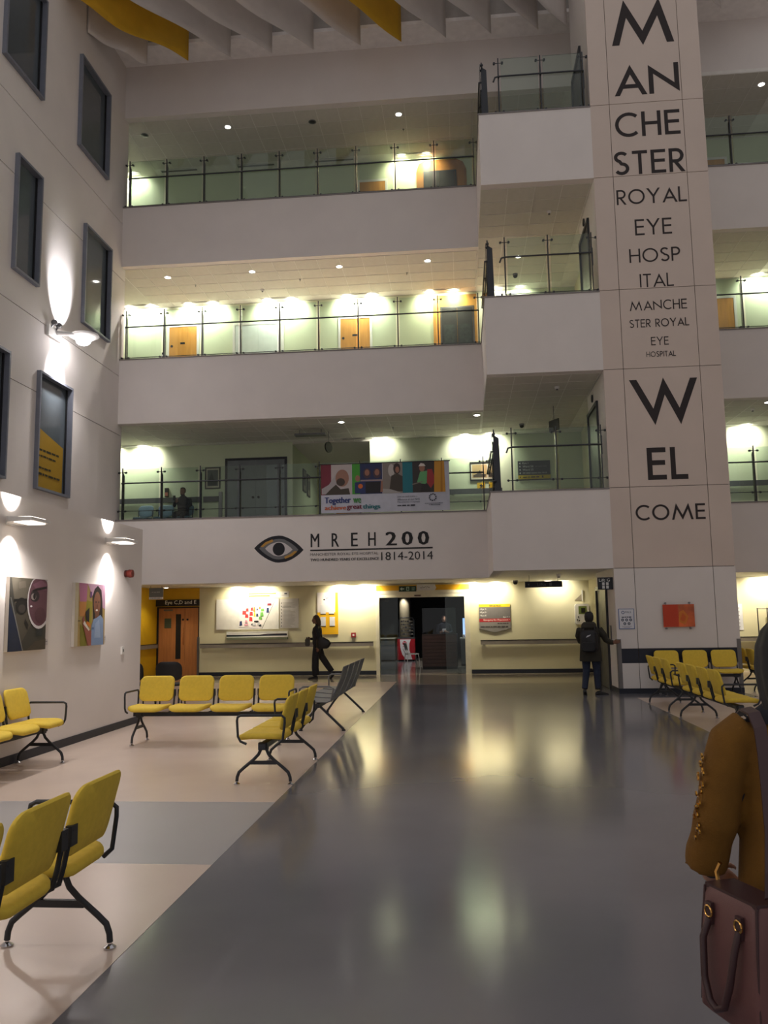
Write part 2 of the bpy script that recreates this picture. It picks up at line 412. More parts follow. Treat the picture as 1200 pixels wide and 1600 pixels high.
# ------------------------------------------------------------------ lettering on the lift shaft (stroked capitals)
def arc(cx, cy, rx, ry, a0, a1, n=20):
    return [(cx+rx*math.cos(math.radians(a0+(a1-a0)*i/n)), cy+ry*math.sin(math.radians(a0+(a1-a0)*i/n))) for i in range(n+1)]
def glyph(ch, t):
    h = t/2
    if ch == 'M': return 1.26, [[(0.07,0),(0.29,0.86),(0.63,0.14),(0.97,0.86),(1.19,0)]]
    if ch == 'W': return 1.46, [[(0.07,1),(0.5,0.16),(0.74,0.84),(1.06,0.16),(1.39,1)]]
    if ch == 'A': return 0.90, [[(0.06,0),(0.45,0.86),(0.84,0)], [(0.2,0.30),(0.7,0.30)]]
    if ch == 'N': return 0.86, [[(h,0),(h,0.82),(0.86-h,0.18),(0.86-h,1)]]
    if ch == 'C': return 0.84, [arc(0.5, 0.5, 0.5-h, 0.5-h, 48, 312)]
    if ch == 'H': return 0.70, [[(h,0),(h,1)], [(0.7-h,0),(0.7-h,1)], [(h,0.52),(0.7-h,0.52)]]
    if ch == 'E': return 0.56, [[(h,0),(h,1)], [(h,h),(0.56,h)], [(h,1-h),(0.56,1-h)], [(h,0.53),(0.53,0.53)]]
    if ch == 'L': return 0.50, [[(h,0),(h,1)], [(h,h),(0.50,h)]]
    if ch == 'T': return 0.58, [[(0.29,0),(0.29,1)], [(0,1-h),(0.58,1-h)]]
    if ch == 'I': return t, [[(h,0),(h,1)]]
    if ch == 'O': return 1.0, [arc(0.5, 0.5, 0.5-h, 0.5-h, 0, 360, 32)]
    if ch == 'Y': return 0.80, [[(0.06,1),(0.40,0.46),(0.74,1)], [(0.40,0.5),(0.40,0)]]
    if ch in 'RP':
        r = 0.26
        s = [[(h,0),(h,1)], [(h,1-h),(0.28,1-h)] + arc(0.28, 1-h-(0.27-h/2), 0.28-h, 0.27-h/2, 90, -90, 10) + [(h,1-2*(0.27-h/2)-h)]]
        if ch == 'R': s.append([(0.22,0.46),(0.52,0)])
        return 0.58, s
    if ch == 'S':
        return 0.58, [arc(0.29, 0.755, 0.215, 0.245-h, 30, 270, 12)[:-1] + arc(0.29, 0.27, 0.29-h, 0.27-h+0.0, 90, -150, 12)]
    return 0.34, []
def stroke_polys(pl, t):
    pl = [q for i, q in enumerate(pl) if i == 0 or math.hypot(q[0]-pl[i-1][0], q[1]-pl[i-1][1]) > 1e-4]
    h = t/2; n = len(pl); L = []; R = []
    closed = n > 4 and abs(pl[0][0]-pl[-1][0]) < 1e-6 and abs(pl[0][1]-pl[-1][1]) < 1e-6
    def seg(i):
        dx, dy = pl[i+1][0]-pl[i][0], pl[i+1][1]-pl[i][1]; l = math.hypot(dx, dy); return dx/l, dy/l
    for i in range(n):
        p = pl[i]
        if i == 0 or i == n-1:
            d = seg(0) if i == 0 else seg(n-2)
            if closed:
                d0, d1 = seg(n-2), seg(0); d = ((d0[0]+d1[0])/2, (d0[1]+d1[1])/2)
            if abs(d[1]) > 0.5 and not closed and p[1] in (0, 1):
                wx = h/abs(d[1]); s = 1 if d[1] > 0 else -1
                L.append((p[0]-wx*s, p[1])); R.append((p[0]+wx*s, p[1]))
            else:
                L.append((p[0]-d[1]*h, p[1]+d[0]*h)); R.append((p[0]+d[1]*h, p[1]-d[0]*h))
        else:
            a, b = seg(i-1), seg(i)
            nx, ny = -a[1]-b[1], a[0]+b[0]; l = math.hypot(nx, ny); nx /= l; ny /= l
            c = nx*(-a[1]) + ny*a[0]; k = h/max(c, 0.2)
            L.append((p[0]+nx*k, p[1]+ny*k)); R.append((p[0]-nx*k, p[1]-ny*k))
    return [[L[i], R[i], R[i+1], L[i+1]] for i in range(n-1)]
M_letter = mat('dark_brown_vinyl_lettering', (36, 26, 26), 0.6)
def stroke_text(body, x0, z0, x1, z1, t, parent, y=YC):
    polys = []; x = 0
    for ch in body:
        wd, sts = glyph(ch, t)
        for s in sts:
            for q in stroke_polys(s, t): polys.append([(a+x, b) for a, b in q])
        x += wd + (0.13 if ch not in 'A' else 0.07)
    xs = [p[0] for q in polys for p in q]; ys = [p[1] for q in polys for p in q]
    a0, a1, b0, b1 = min(xs), max(xs), min(ys), max(ys)
    mb = MB()
    for qi, q in enumerate(polys):
        mb.prism([(x0+(a-a0)/(a1-a0)*(x1-x0), z0+(b-b0)/(b1-b0)*(z1-z0)) for a, b in q], (0, y, 0), UX, UZ, -UY, 0.003 + 0.00008*qi)
    return mb.build('lettering', M_letter, parent)
for body, x0, z0, x1, z1, t in (('M', 3.63, 14.03, 4.97, 15.14, 0.145), ('AN', 3.63, 12.86, 5.02, 13.58, 0.135), ('CHE', 3.60, 11.89, 4.98, 12.46, 0.13),
    ('STER', 3.54, 11.02, 5.03, 11.56, 0.13), ('ROYAL', 3.55, 10.34, 5.02, 10.68, 0.11), ('EYE', 3.90, 9.63, 4.67, 9.99, 0.11),
    ('HOSP', 3.75, 9.02, 4.81, 9.33, 0.105), ('ITAL', 3.94, 8.465, 4.64, 8.76, 0.105), ('MANCHE', 3.70, 7.955, 4.88, 8.175, 0.11),
    ('STER ROYAL', 3.68, 7.585, 4.90, 7.76, 0.11), ('EYE', 4.10, 7.185, 4.46, 7.365, 0.11), ('HOSPITAL', 3.99, 6.935, 4.59, 7.05, 0.11),
    ('W', 3.60, 5.47, 4.99, 6.48, 0.145), ('EL', 3.88, 4.32, 4.69, 4.995, 0.15), ('COME', 3.59, 3.48, 4.98, 3.82, 0.125)):
    stroke_text(body, x0, z0, x1, z1, t, core)

# ------------------------------------------------------------------ anniversary emblem on the level-two parapet
em = thing('anniversary_emblem', 'eye-shaped emblem and black anniversary lettering on the white parapet', 'sign', (-5.2, YP, 2.95))
def lens(cx, cy, w_, h_, n=14):
    top = [(cx-w_/2+w_*i/n, cy + h_/2*math.sin(PI*i/n)**0.85) for i in range(n+1)]
    bot = [(cx+w_/2-w_*i/n, cy - h_/2*math.sin(PI*i/n)**0.85) for i in range(1, n)]
    return top + bot
ex, ez = 0.64, 0.385
eye = [('p', (20, 22, 32), [(x, y + (0.04 if x < ex else -0.04)*0 ) for x, y in lens(ex, ez, 1.26, 0.68)]),
       ('p', (110, 110, 112), lens(ex, ez, 1.00, 0.52)), ('p', (190, 142, 60), [(0.17,0.43),(0.30,0.55),(0.48,0.625),(0.50,0.58),(0.34,0.50),(0.24,0.42)]),
       ('p', (190, 142, 60), [(1.11,0.34),(0.98,0.22),(0.80,0.145),(0.78,0.19),(0.94,0.27),(1.04,0.35)]),
       ('p', (206, 200, 200), lens(ex, ez, 0.70, 0.36)), ('p', (16, 18, 26), ell(ex, ez, 0.155, 0.165, 24))]
eye = [(a, b, [(x, y + 0.09*(ex-x)*(0 if abs(x-ex) < 0.16 else 1)*0.6) for x, y in c]) for a, b, c in eye]
prints('eye_symbol', eye, (0, 0, 0), *FCAM, em, base=0.002)
lt = [('t', (18, 18, 22), 'M', 1.45, 0.41, 1.66, 0.75), ('t', (18, 18, 22), 'R', 1.98, 0.41, 2.16, 0.75), ('t', (18, 18, 22), 'E', 2.47, 0.41, 2.63, 0.75), ('t', (18, 18, 22), 'H', 2.90, 0.41, 3.08, 0.75)]
lt += [(a, b, c, x0+0.01, z0, x1+0.01, z1) for a, b, c, x0, z0, x1, z1 in lt]
for i, ch in enumerate('200'):
    for dx in (-0.018, 0.0, 0.018): lt.append(('t', (18, 18, 22), ch, 3.35+0.40*i+dx, 0.41, 3.60+0.40*i+dx, 0.75))
lt += [('p', (18, 18, 22), rc(1.44, 0.315, 4.50, 0.35)), ('t', (70, 66, 66), 'MANCHESTER ROYAL EYE HOSPITAL', 1.44, 0.195, 3.15, 0.26),
       ('t', (18, 18, 22), 'TWO HUNDRED YEARS OF EXCELLENCE', 1.44, 0.06, 3.16, 0.125), ('t', (18, 18, 22), 'TWO HUNDRED YEARS OF EXCELLENCE', 1.446, 0.06, 3.166, 0.125),
       ('t', (30, 30, 32), '1814-2014', 3.22, 0.045, 4.50, 0.25)]
prints('lettering', lt, (0, 0, 0), *FCAM, em, base=0.002)

# ------------------------------------------------------------------ glass balustrades
def balustrade(label, p0, p1, zc, npost, railz=0.87, lowz=0.06, inset0=0.0, inset1=0.0, hgt=1.36, turn=False):
    p0, p1 = Vector((*p0, zc)), Vector((*p1, zc)); d = p1-p0; L = d.length; u = d/L
    ang = math.atan2(u.y, u.x)
    t = thing('glass_balustrade', label, 'balustrade', p0, ang, 'glass balustrades of the galleries')
    xs = [L*i/(npost-1) for i in range(npost)]
    pm_ = MB().loft([[(-0.012, -0.012, z), (0.012, -0.012, z), (0.012, d, z), (-0.012, d, z)] for z, d in ((0, 0.13), (hgt*0.86, 0.11), (hgt*0.9, 0.03), (hgt, 0.012))]).mesh('post', M_dsteel)
    cm = MB()
    for z in (hgt-0.12, lowz):
        cm.cyl((-0.09, 0, z), (0.09, 0, z), 0.008, 6)
        for s in (-1, 1): cm.cyl((s*0.09, -0.035, z-0.01), (s*0.09, 0.03, z+0.005), 0.026, 8)
    cm.cyl((0, 0, railz), (0, -0.05, railz), 0.02, 6)
    cm = cm.mesh('clamp', M_dsteel)
    for x in xs:
        po = mobj('post', pm_, t, (x, 0, 0)); mobj('clamp', cm, po)['kind'] = 'stuff'
    gm = MB().box((0.05, -0.035, 0.03), (xs[1]-0.05, -0.023, hgt-0.04)).mesh('glass_panel', M_glass)
    for x in xs[:-1]: mobj('glass_panel', gm, t, (x, 0, 0))
    pts = [(0, -0.06, railz), (L, -0.06, railz)]
    if turn: pts = [(-0.12, -0.05, railz-0.12), (-0.08, -0.06, railz-0.02), (0, -0.06, railz), (L, -0.06, railz)]
    MB().tube(pts, 0.019, 8).build('handrail', M_dsteel, t, True)
    MB().tube([(0, 0, lowz), (L, 0, lowz)], 0.010, 6).build('lower_rail', M_dsteel, t)
    return t
for lv, nm in ((2, 'first gallery, above the eye emblem'), (3, 'second gallery, by the brightly lit pale green wall'), (4, 'top gallery, under the dim ceiling')):
    z = LEV[lv][1]
    low = 0.23 if lv == 2 else 0.06
    rz = 0.95 if lv == 2 else (0.88 if lv == 3 else 0.82)
    w3 = {2: 'first', 3: 'second', 4: 'top'}[lv]
    balustrade('long frameless glass balustrade on the ' + nm, (-8.70, YP+0.09), (0.60, YP+0.09), z, 10, rz, low)
    balustrade('short glass balustrade across the lift lobby front on the %s gallery' % w3, (1.12, YC+0.09), (2.98, YC+0.09), z, 3, 0.93 if lv == 2 else 0.88, low, turn=True)
    balustrade('glass balustrade seen edge-on along the lift lobby side, %s gallery' % w3, (LX+0.10, YP-0.1), (LX+0.10, YC+0.2), z, 4, 0.88, low)
    balustrade('glass balustrade right of the lettered shaft on the %s gallery' % w3, (CX1+0.45, YPR+0.09), (10.3, YPR+0.09), z, 5, rz, low)

# ------------------------------------------------------------------ ceiling fixtures
M_lamp = emat('lamp_glow', (255, 250, 240), 12.0)
ORD = ['leftmost', 'second from the left', 'third from the left', 'fourth from the left', 'fifth from the left', 'sixth from the left']
def downlight(x, y, z, lit, label, power=30, col=(1, 0.93, 0.85)):
    t = thing('downlight', label, 'downlight', (x, y, z-0.004), 0, 'recessed downlights')
    MB().lathe((0,0,0), [(0.075,0.0),(0.105,0.0),(0.11,-0.008),(0.08,-0.014),(0.075,-0.004)], 16).build('trim_ring', M_white if lit else M_steel, t, True)
    MB().lathe((0,0,0), [(0.078,-0.003),(0.078,-0.009),(0.03,-0.02)], 14).build('lens', M_lamp if lit else M_dsteel, t)
    if lit: spot_light('downlight_beam', (0,0,-0.06), power, 120, parent=t, color=col, blend=0.6)
    return t
for i, (x, y) in enumerate(((-7.85, 21.3), (-5.46, 21.23), (-3.06, 21.21), (-0.68, 21.15))):
    downlight(x, y, 10.994, True, 'lit recessed downlight over the second gallery, ' + ORD[i], 150)
downlight(1.71, 21.19, 10.994, True, 'lit downlight over the lift lobby of the second gallery', 40)
downlight(-6.16, 21.2, TOP, True, 'lit downlight over the top gallery, left of the pair', 45)
downlight(-1.38, 21.18, TOP, True, 'lit downlight over the top gallery, right of the pair', 45)
downlight(-8.6, 21.32, TOP, False, 'unlit downlight over the top gallery near the left wall')
downlight(-3.78, 21.25, TOP, False, 'unlit downlight over the top gallery between two lit ones')
downlight(8.13, 21.0, TOP, True, 'lit downlight over the top gallery right of the lettered shaft', 70)
downlight(-3.04, 21.16, 6.70, True, 'lit downlight over the first gallery above the hanging banner', 22)
downlight(0.49, 20.95, 6.70, True, 'lit downlight over the first gallery near the lift lobby', 22)
downlight(7.61, 20.77, 6.70, True, 'lit downlight over the first gallery right of the lettered shaft', 30)

WASH = 2.2
downlight(-8.15, 22.4, 2.514, True, 'lit downlight in the ground floor ceiling before the wooden doors', 26, (1, 0.9, 0.7))  # lamp added to brighten the dim doors and the sign over them
def washer(x0, x1, y, z, lit, label, power=60, col=(1.0, 0.96, 0.84)):
    t = thing('wall_washer', label, 'ceiling light', ((x0+x1)/2, y, z-0.005), 0, 'linear wall washers'); h = (x1-x0)/2
    MB().box((-h, -0.07, -0.012), (h, -0.05, 0.0)).box((-h, 0.05, -0.012), (h, 0.07, 0.0)).box((-h, -0.05, -0.012), (-h+0.02, 0.05, 0)).box((h-0.02, -0.05, -0.012), (h, 0.05, 0)).build('trim_frame', M_white, t)
    MB().box((-h+0.02, -0.05, -0.008), (h-0.02, 0.05, -0.002)).build('diffuser', M_white if lit else M_steel, t)
    if lit:
        for s in (-0.62, 0.62):
            spot_light('washer_beam', (s*h, -0.12, -0.03), power*WASH, 128, (0.98, 0, 0), col, 0.55, 0.12, t)
    return t
for i, (a, b) in enumerate(((-9.95, -8.85), (-8.13, -6.97), (-5.72, -4.59), (-3.34, -2.2), (-0.92, 0.19))):
    washer(a, b, 23.27, 10.994, True, 'lit linear wall washer over the second gallery, ' + ORD[i], 55, (1, 0.93, 0.72) if i == 4 else (1, 0.97, 0.86))
washer(1.0, 2.1, 23.27, 10.994, True, 'lit linear wall washer at the back of the second gallery lift lobby', 26)
for i, (a, b, lit) in enumerate(((-8.84, -7.68, False), (-6.46, -5.29, False), (-4.07, -2.88, False), (-1.67, -0.5, True))):
    washer(a, b, 23.25, TOP, lit, ('lit linear wall washer by the brown panelling on the top gallery' if lit else 'switched-off linear wall washer over the top gallery, ' + ORD[i]), 55, (1, 0.9, 0.66))
washer(-10.6, -9.5, 23.25, TOP, True, 'lit linear wall washer at the far left end of the top gallery', 30)
washer(-10.6, -8.9, 23.25, 6.70, True, 'lit linear wall washer at the left end of the first gallery', 45)
washer(-3.33, -2.64, 23.25, 6.70, False, 'switched-off linear wall washer over the first gallery passage')
washer(-2.45, -2.0, 23.3, 6.70, True, 'short lit wall washer beside the first gallery passage', 12)
washer(0.0, 1.1, 23.25, 6.70, True, 'lit wall washer over the framed picture by the first gallery lobby', 42)
washer(6.6, 8.2, 23.25, 6.70, True, 'lit wall washer right of the lettered shaft, first gallery', 45)
washer(6.0, 6.9, 23.25, 10.994, True, 'lit wall washer right of the lettered shaft, second gallery, nearer the shaft', 30)
washer(8.3, 9.4, 23.25, 10.994, True, 'lit wall washer right of the lettered shaft, second gallery, farther from the shaft', 40)
for x0, x1, p, lb in ((-6.55, -5.45, 30, 'lit wall washer above the site map board on the ground floor'), (-3.6, -2.5, 40, 'lit wall washer left of the café entrance'), (0.1, 1.1, 30, 'lit wall washer right of the café entrance above the directory')):
    washer(x0, x1, 23.2, 2.514, True, lb, p, (1, 0.90, 0.66))
washer(2.2, 2.9, 23.2, 2.514, True, 'lit wall washer above the payment machine by the lifts', 12, (1, 0.92, 0.72))
washer(6.3, 8.6, 23.1, 2.514, True, 'lit wall washer over the wire roll cage on the ground floor', 50, (1, 0.9, 0.68))

def small_ceiling(name, label, cat, x, y, z, kind):
    t = thing(name, label, cat, (x, y, z-0.004), 0)
    if kind == 'dome':
        MB().lathe((0,0,0), [(0.07,0),(0.07,-0.04),(0.06,-0.05)], 14).build('housing', M_steel, t, True)
        MB().ball((0,0,-0.055), 0.062, 12, 8).build('dome', M_black, t, True)
    elif kind == 'smoke':
        MB().lathe((0,0,0), [(0.055,0),(0.055,-0.03),(0.04,-0.05),(0.02,-0.055)], 12).build('housing', M_white, t, True)
        MB().lathe((0,0,-0.05), [(0.025,0),(0.025,-0.03)], 10).build('sensor', M_steel, t)
    else:
        MB().lathe((0,0,0), [(0.03,0),(0.03,-0.008)], 10).build('escutcheon', M_steel, t)
        MB().cyl((0,0,-0.005), (0,0,-0.06), 0.009, 6).build('sprinkler_head', M_steel, t)
small_ceiling('smoke_detector', 'white smoke detector in the second gallery ceiling', 'detector', -5.48, 22.49, 10.994, 'smoke')
small_ceiling('smoke_detector', 'smoke detector under the top gallery lift lobby', 'detector', 2.27, 18.8, 10.994, 'smoke')
small_ceiling('smoke_detector', 'smoke detector in the first gallery ceiling right of the shaft', 'detector', 7.45, 21.4, 6.70, 'smoke')
small_ceiling('smoke_detector', 'smoke detector in the lobby ceiling of the first gallery', 'detector', 2.25, 18.57, 6.70, 'smoke')
small_ceiling('smoke_detector', 'smoke detector on the ground floor ceiling by the lifts', 'detector', 2.21, 19.39, 2.514, 'smoke')
small_ceiling('dome_camera', 'black dome camera over the second gallery lift lobby', 'camera', 1.7, 22.35, 10.994, 'dome')
small_ceiling('dome_camera', 'black dome camera over the first gallery lift lobby', 'camera', 1.71, 22.16, 6.70, 'dome')
small_ceiling('dome_camera', 'black dome camera on the ground floor above the directory sign', 'camera', 1.40, 22.3, 2.514, 'dome')
for x, y, z, lb in ((-7.26, 21.92, 10.994, 'left sprinkler in the second gallery ceiling'), (-4.27, 21.91, 10.994, 'middle sprinkler in the second gallery ceiling'), (-1.28, 21.87, 10.994, 'right sprinkler in the second gallery ceiling'),
                    (-1.3, 21.9, TOP, 'sprinkler in the top gallery ceiling by the lit downlight'), (-1.75, 22.0, 6.70, 'sprinkler in the first gallery ceiling above the banner')):
    small_ceiling('sprinkler', 'small steel ' + lb, 'sprinkler', x, y, z, 'spr')

# ------------------------------------------------------------------ wall lamps on the left
def wall_lamp(y, label, lit=48):
    t = thing('wall_lamp', label, 'wall lamp', (XLO, y, 2.77), 0, 'flat wall lamps on the low white wall')
    MB().box((0, -0.09, -0.05), (0.03, 0.09, 0.05)).build('back_plate', M_white, t)
    MB().loft([[(0.03,-0.12,-0.035),(0.03,0.12,-0.035),(0.03,0.12,0.035),(0.03,-0.12,0.035)], [(0.10,-0.22,-0.03),(0.10,0.22,-0.03),(0.10,0.22,0.03),(0.10,-0.22,0.03)],
               [(0.38,-0.22,-0.018),(0.38,0.22,-0.018),(0.38,0.22,0.018),(0.38,-0.22,0.018)]]).build('housing', M_white, t)
    MB().box((0.14, -0.17, -0.032), (0.34, 0.17, -0.0262)).build('lower_glass', emat('lamp_soft', (255, 244, 232), 2.6), t)
    MB().box((0.14, -0.17, 0.0262), (0.34, 0.17, 0.032)).build('upper_glass', emat('lamp_soft', (255, 244, 232), 2.6), t)
    c = (1, 0.93, 0.88)
    spot_light('lamp_down', (0.37, 0, -0.05), lit*1.15, 50, (0, 0.80, 0), c, 0.35, 0.03, t)
    spot_light('lamp_spill', (0.28, 0, -0.06), lit*1.4, 150, (0, -0.2, 0), c, 0.9, 0.08, t)
    spot_light('lamp_up', (0.37, 0, 0.05), lit*1.15, 54, (0, PI-0.92, 0), c, 0.4, 0.03, t)
    return t
wall_lamp(11.78, 'flat white wall lamp above the portrait of the woman in blue')
wall_lamp(9.12, 'flat white wall lamp above the painting of the face with a lens')
for y, o_ in ((6.5, 'first'), (3.9, 'second'), (1.3, 'third'), (-1.3, 'fourth')): wall_lamp(y, o_ + ' flat white wall lamp on the low white wall before the painted face')  # repeats of the lamp out of view, added to light the hall

fl = thing('floodlight', 'white floodlight with bright lamp heads between the windows on the left wall', 'floodlight', (XL, 17.15, 7.95), 0)
MB().box((0, -0.5, -0.16), (0.06, 0.1, 0.08)).build('back_plate', M_white, fl)
MB().tube([(0.03, -0.15, 0.0), (0.25, -0.05, 0.0), (0.42, 0.1, 0.02)], 0.05, 8).build('arm', M_white, fl, True)
for y in (-0.38, -0.18): MB().ball((0.12, y, 0.15), 0.07, 10, 7).cyl((0.05, y, 0.05), (0.1, y, 0.12), 0.02, 6).build('joint_ball', M_steel, fl, True)
MB().loft([[(0.5+0.30*math.cos(2*PI*k/16), 0.28+0.26*math.sin(2*PI*k/16), 0.09) for k in range(16)], [(0.5+0.34*math.cos(2*PI*k/16), 0.26+0.30*math.sin(2*PI*k/16), 0.03) for k in range(16)],
           [(0.5+0.22*math.cos(2*PI*k/16), 0.22+0.2*math.sin(2*PI*k/16), -0.04) for k in range(16)]]).build('reflector_shade', M_white, fl, True)
MB().ball((0.52, 0.18, -0.09), 0.15, 14, 8, (1.1, 1, 0.75)).build('lamp_globe', emat('flood_globe', (255, 250, 252), 40), fl, True)
spot_light('flood_down', (0.50, -0.05, -0.28), 330, 62, (0, 0.80, 0), (1, 0.95, 0.97), 0.55, 0.08, fl)
spot_light('flood_out', (0.55, 0.2, -0.28), 160, 130, (0, -0.35, 0), (1, 0.95, 0.95), 0.8, 0.1, fl)
spot_light('flood_up', (0.48, 0.05, 0.14), 420, 66, (0, 2.45, 0), (0.97, 0.95, 1.0), 0.5, 0.06, fl)

# ------------------------------------------------------------------ sails under the roof
th = math.radians(37)
def sail(x, y, z, length, m, label, k):
    rnd = random.Random(k)
    dx, dy = -math.sin(th), -math.cos(th); nx, ny = math.cos(th), -math.sin(th)
    nu, nv = 26, 14; H_ = 2.6
    mb = MB(); rows = []
    ph = rnd.uniform(0, 6); SW = 0.14 if k < 2 else 0.06
    for j in range(nv+1):
        r = []
        for i in range(nu+1):
            s = length*i/nu; v = H_*j/nv
            # hangs from its ends: soft swags across the cloth
            e = math.sin(PI*min(1, s/length))
            g = SW*e
            off = 0.7*g*math.sin(2.4*s/length*PI + ph + 2.2*v) + 0.5*g*math.sin(6*v + 1.7*s + ph)
            zz = z + v - 0.5*g*(1-j/nv)
            r.append((x+dx*s+nx*off, y+dy*s+ny*off, zz))
        rows.append([mb.bm.verts.new(p) for p in r])
    for a, b in zip(rows, rows[1:]):
        for i in range(nu): mb.bm.faces.new((a[i], a[i+1], b[i+1], b[i]))
    o = mb.build('fabric_sail', m, None, True)
    s = o.modifiers.new('thickness', 'SOLIDIFY'); s.thickness = 0.006
    return tag(o, label, 'sail', 'fabric sails under the roof')
W_, Y_ = M_sail_w, M_sail_y
sl = [(-7.80, W_, 'off-white fabric sail nearest the left wall, short and twisted'), (-6.70, Y_, 'yellow fabric sail nearest the left wall'), (-5.58, W_, 'off-white fabric sail just right of the left yellow one'),
      (-4.49, W_, 'second off-white fabric sail right of the left yellow one'), (-3.41, W_, 'third off-white fabric sail right of the left yellow one'), (-2.20, W_, 'off-white fabric sail just left of the right yellow one'),
      (-1.16, Y_, 'yellow fabric sail near the middle of the ceiling'), (-0.03, W_, 'off-white fabric sail just right of the middle yellow one'), (1.10, W_, 'second off-white sail right of the middle yellow one'),
      (2.27, W_, 'third off-white sail right of the middle yellow one'), (2.98, W_, 'off-white sail tip beside the left edge of the lettered shaft'), (6.70, W_, 'off-white sail tip just right of the lettered shaft'), (7.85, W_, 'off-white sail at the right edge of the picture')]
for k, (x, m, lb) in enumerate(sl):
    z = 15.98 + 0.012*k + (0.15 if x > 3 else 0)
    # sails right of the shaft run only as far as the shaft's flank
    ln = 1.66 if k == 0 else (3.6 if k == 1 else (1.2 if x > 6.5 and x < 7 else (2.2 if x > 7 else 4.2)))
    if k == 1: ln = 3.4
    sail(x, 19.4, z, ln, m, lb, k)

# ================================================================== LEFT WALL PICTURES AND SMALL FITTINGS
c1 = thing('painting', 'dark canvas of a face behind a round pink lens, beside the left edge', 'painting', (XLO, 9.09, 1.275), 0, 'canvases on the low white wall')
MB().box((0.002, 0, 0), (0.045, 0.86, 0.855)).build('canvas', mat('canvas_edge', (206, 198, 188), 0.8), c1)
W = 0.86; Hh = 0.85
sh = [('p', (58, 56, 50), rc(0, 0, W, Hh)), ('p', (96, 90, 78), [(0.03,0.85),(0.5,0.85),(0.4,0.6),(0.12,0.55)]), ('p', (78, 72, 62), [(0.1,0.4),(0.42,0.55),(0.5,0.3),(0.3,0.1)]),
      ('p', (112, 104, 92), [(0.2,0.72),(0.36,0.74),(0.34,0.82),(0.2,0.8)]), ('p', (24, 36, 62), [(0,0.0),(0.32,0.0),(0.16,0.34),(0.02,0.55),(0,0.6)]), ('p', (120, 120, 118), [(0.02,0.62),(0.035,0.62),(0.34,0.0),(0.32,0.0),(0.14,0.36)]),
      ('p', (28, 26, 26), ell(0.27, 0.52, 0.13, 0.10)), ('p', (60, 54, 50), ell(0.28, 0.49, 0.08, 0.05)), ('p', (20, 18, 18), [(0.1,0.60),(0.38,0.61),(0.38,0.585),(0.1,0.57)]),
      ('p', (34, 30, 28), [(0.36,0.38),(0.44,0.30),(0.42,0.24),(0.34,0.32)]), ('p', (70, 62, 52), [(0.4,0.0),(0.86,0.0),(0.86,0.13),(0.6,0.10)]), ('p', (40, 44, 46), rc(0.62, 0.16, 0.78, 0.25)),
      ('p', (205, 200, 200), [(min(x, W), min(y, Hh)) for x, y in ell(0.68, 0.58, 0.29, 0.33, 28)]), ('p', (96, 62, 72), [(min(x, W), min(y, Hh)) for x, y in ell(0.68, 0.59, 0.265, 0.305, 28)]),
      ('p', (120, 80, 96), [(0.5,0.78),(0.7,0.84),(0.84,0.8),(0.84,0.72),(0.6,0.72)]), ('p', (46, 36, 40), ell(0.56, 0.645, 0.11, 0.07)), ('p', (140, 128, 124), ell(0.53, 0.635, 0.06, 0.04)), ('p', (24, 20, 22), ell(0.55, 0.64, 0.03, 0.035)),
      ('p', (30, 24, 26), [(0.46,0.70),(0.6,0.74),(0.84,0.77),(0.84,0.74),(0.6,0.71)]), ('p', (230, 225, 225), ell(0.48, 0.52, 0.025, 0.012)), ('p', (84, 50, 60), ell(0.70, 0.42, 0.13, 0.09))]
prints('painted_image', sh, (0.045, 0, 0), *FRIGHT, c1)
c2 = thing('painting', 'colourful canvas portrait of a smiling woman in a pale blue blouse', 'painting', (XLO, 10.72, 1.275), 0, 'canvases on the low white wall')
MB().box((0.002, 0, 0), (0.045, 0.94, 0.85)).build('canvas', mat('canvas_edge', (206, 198, 188), 0.8), c2)
W = 0.94
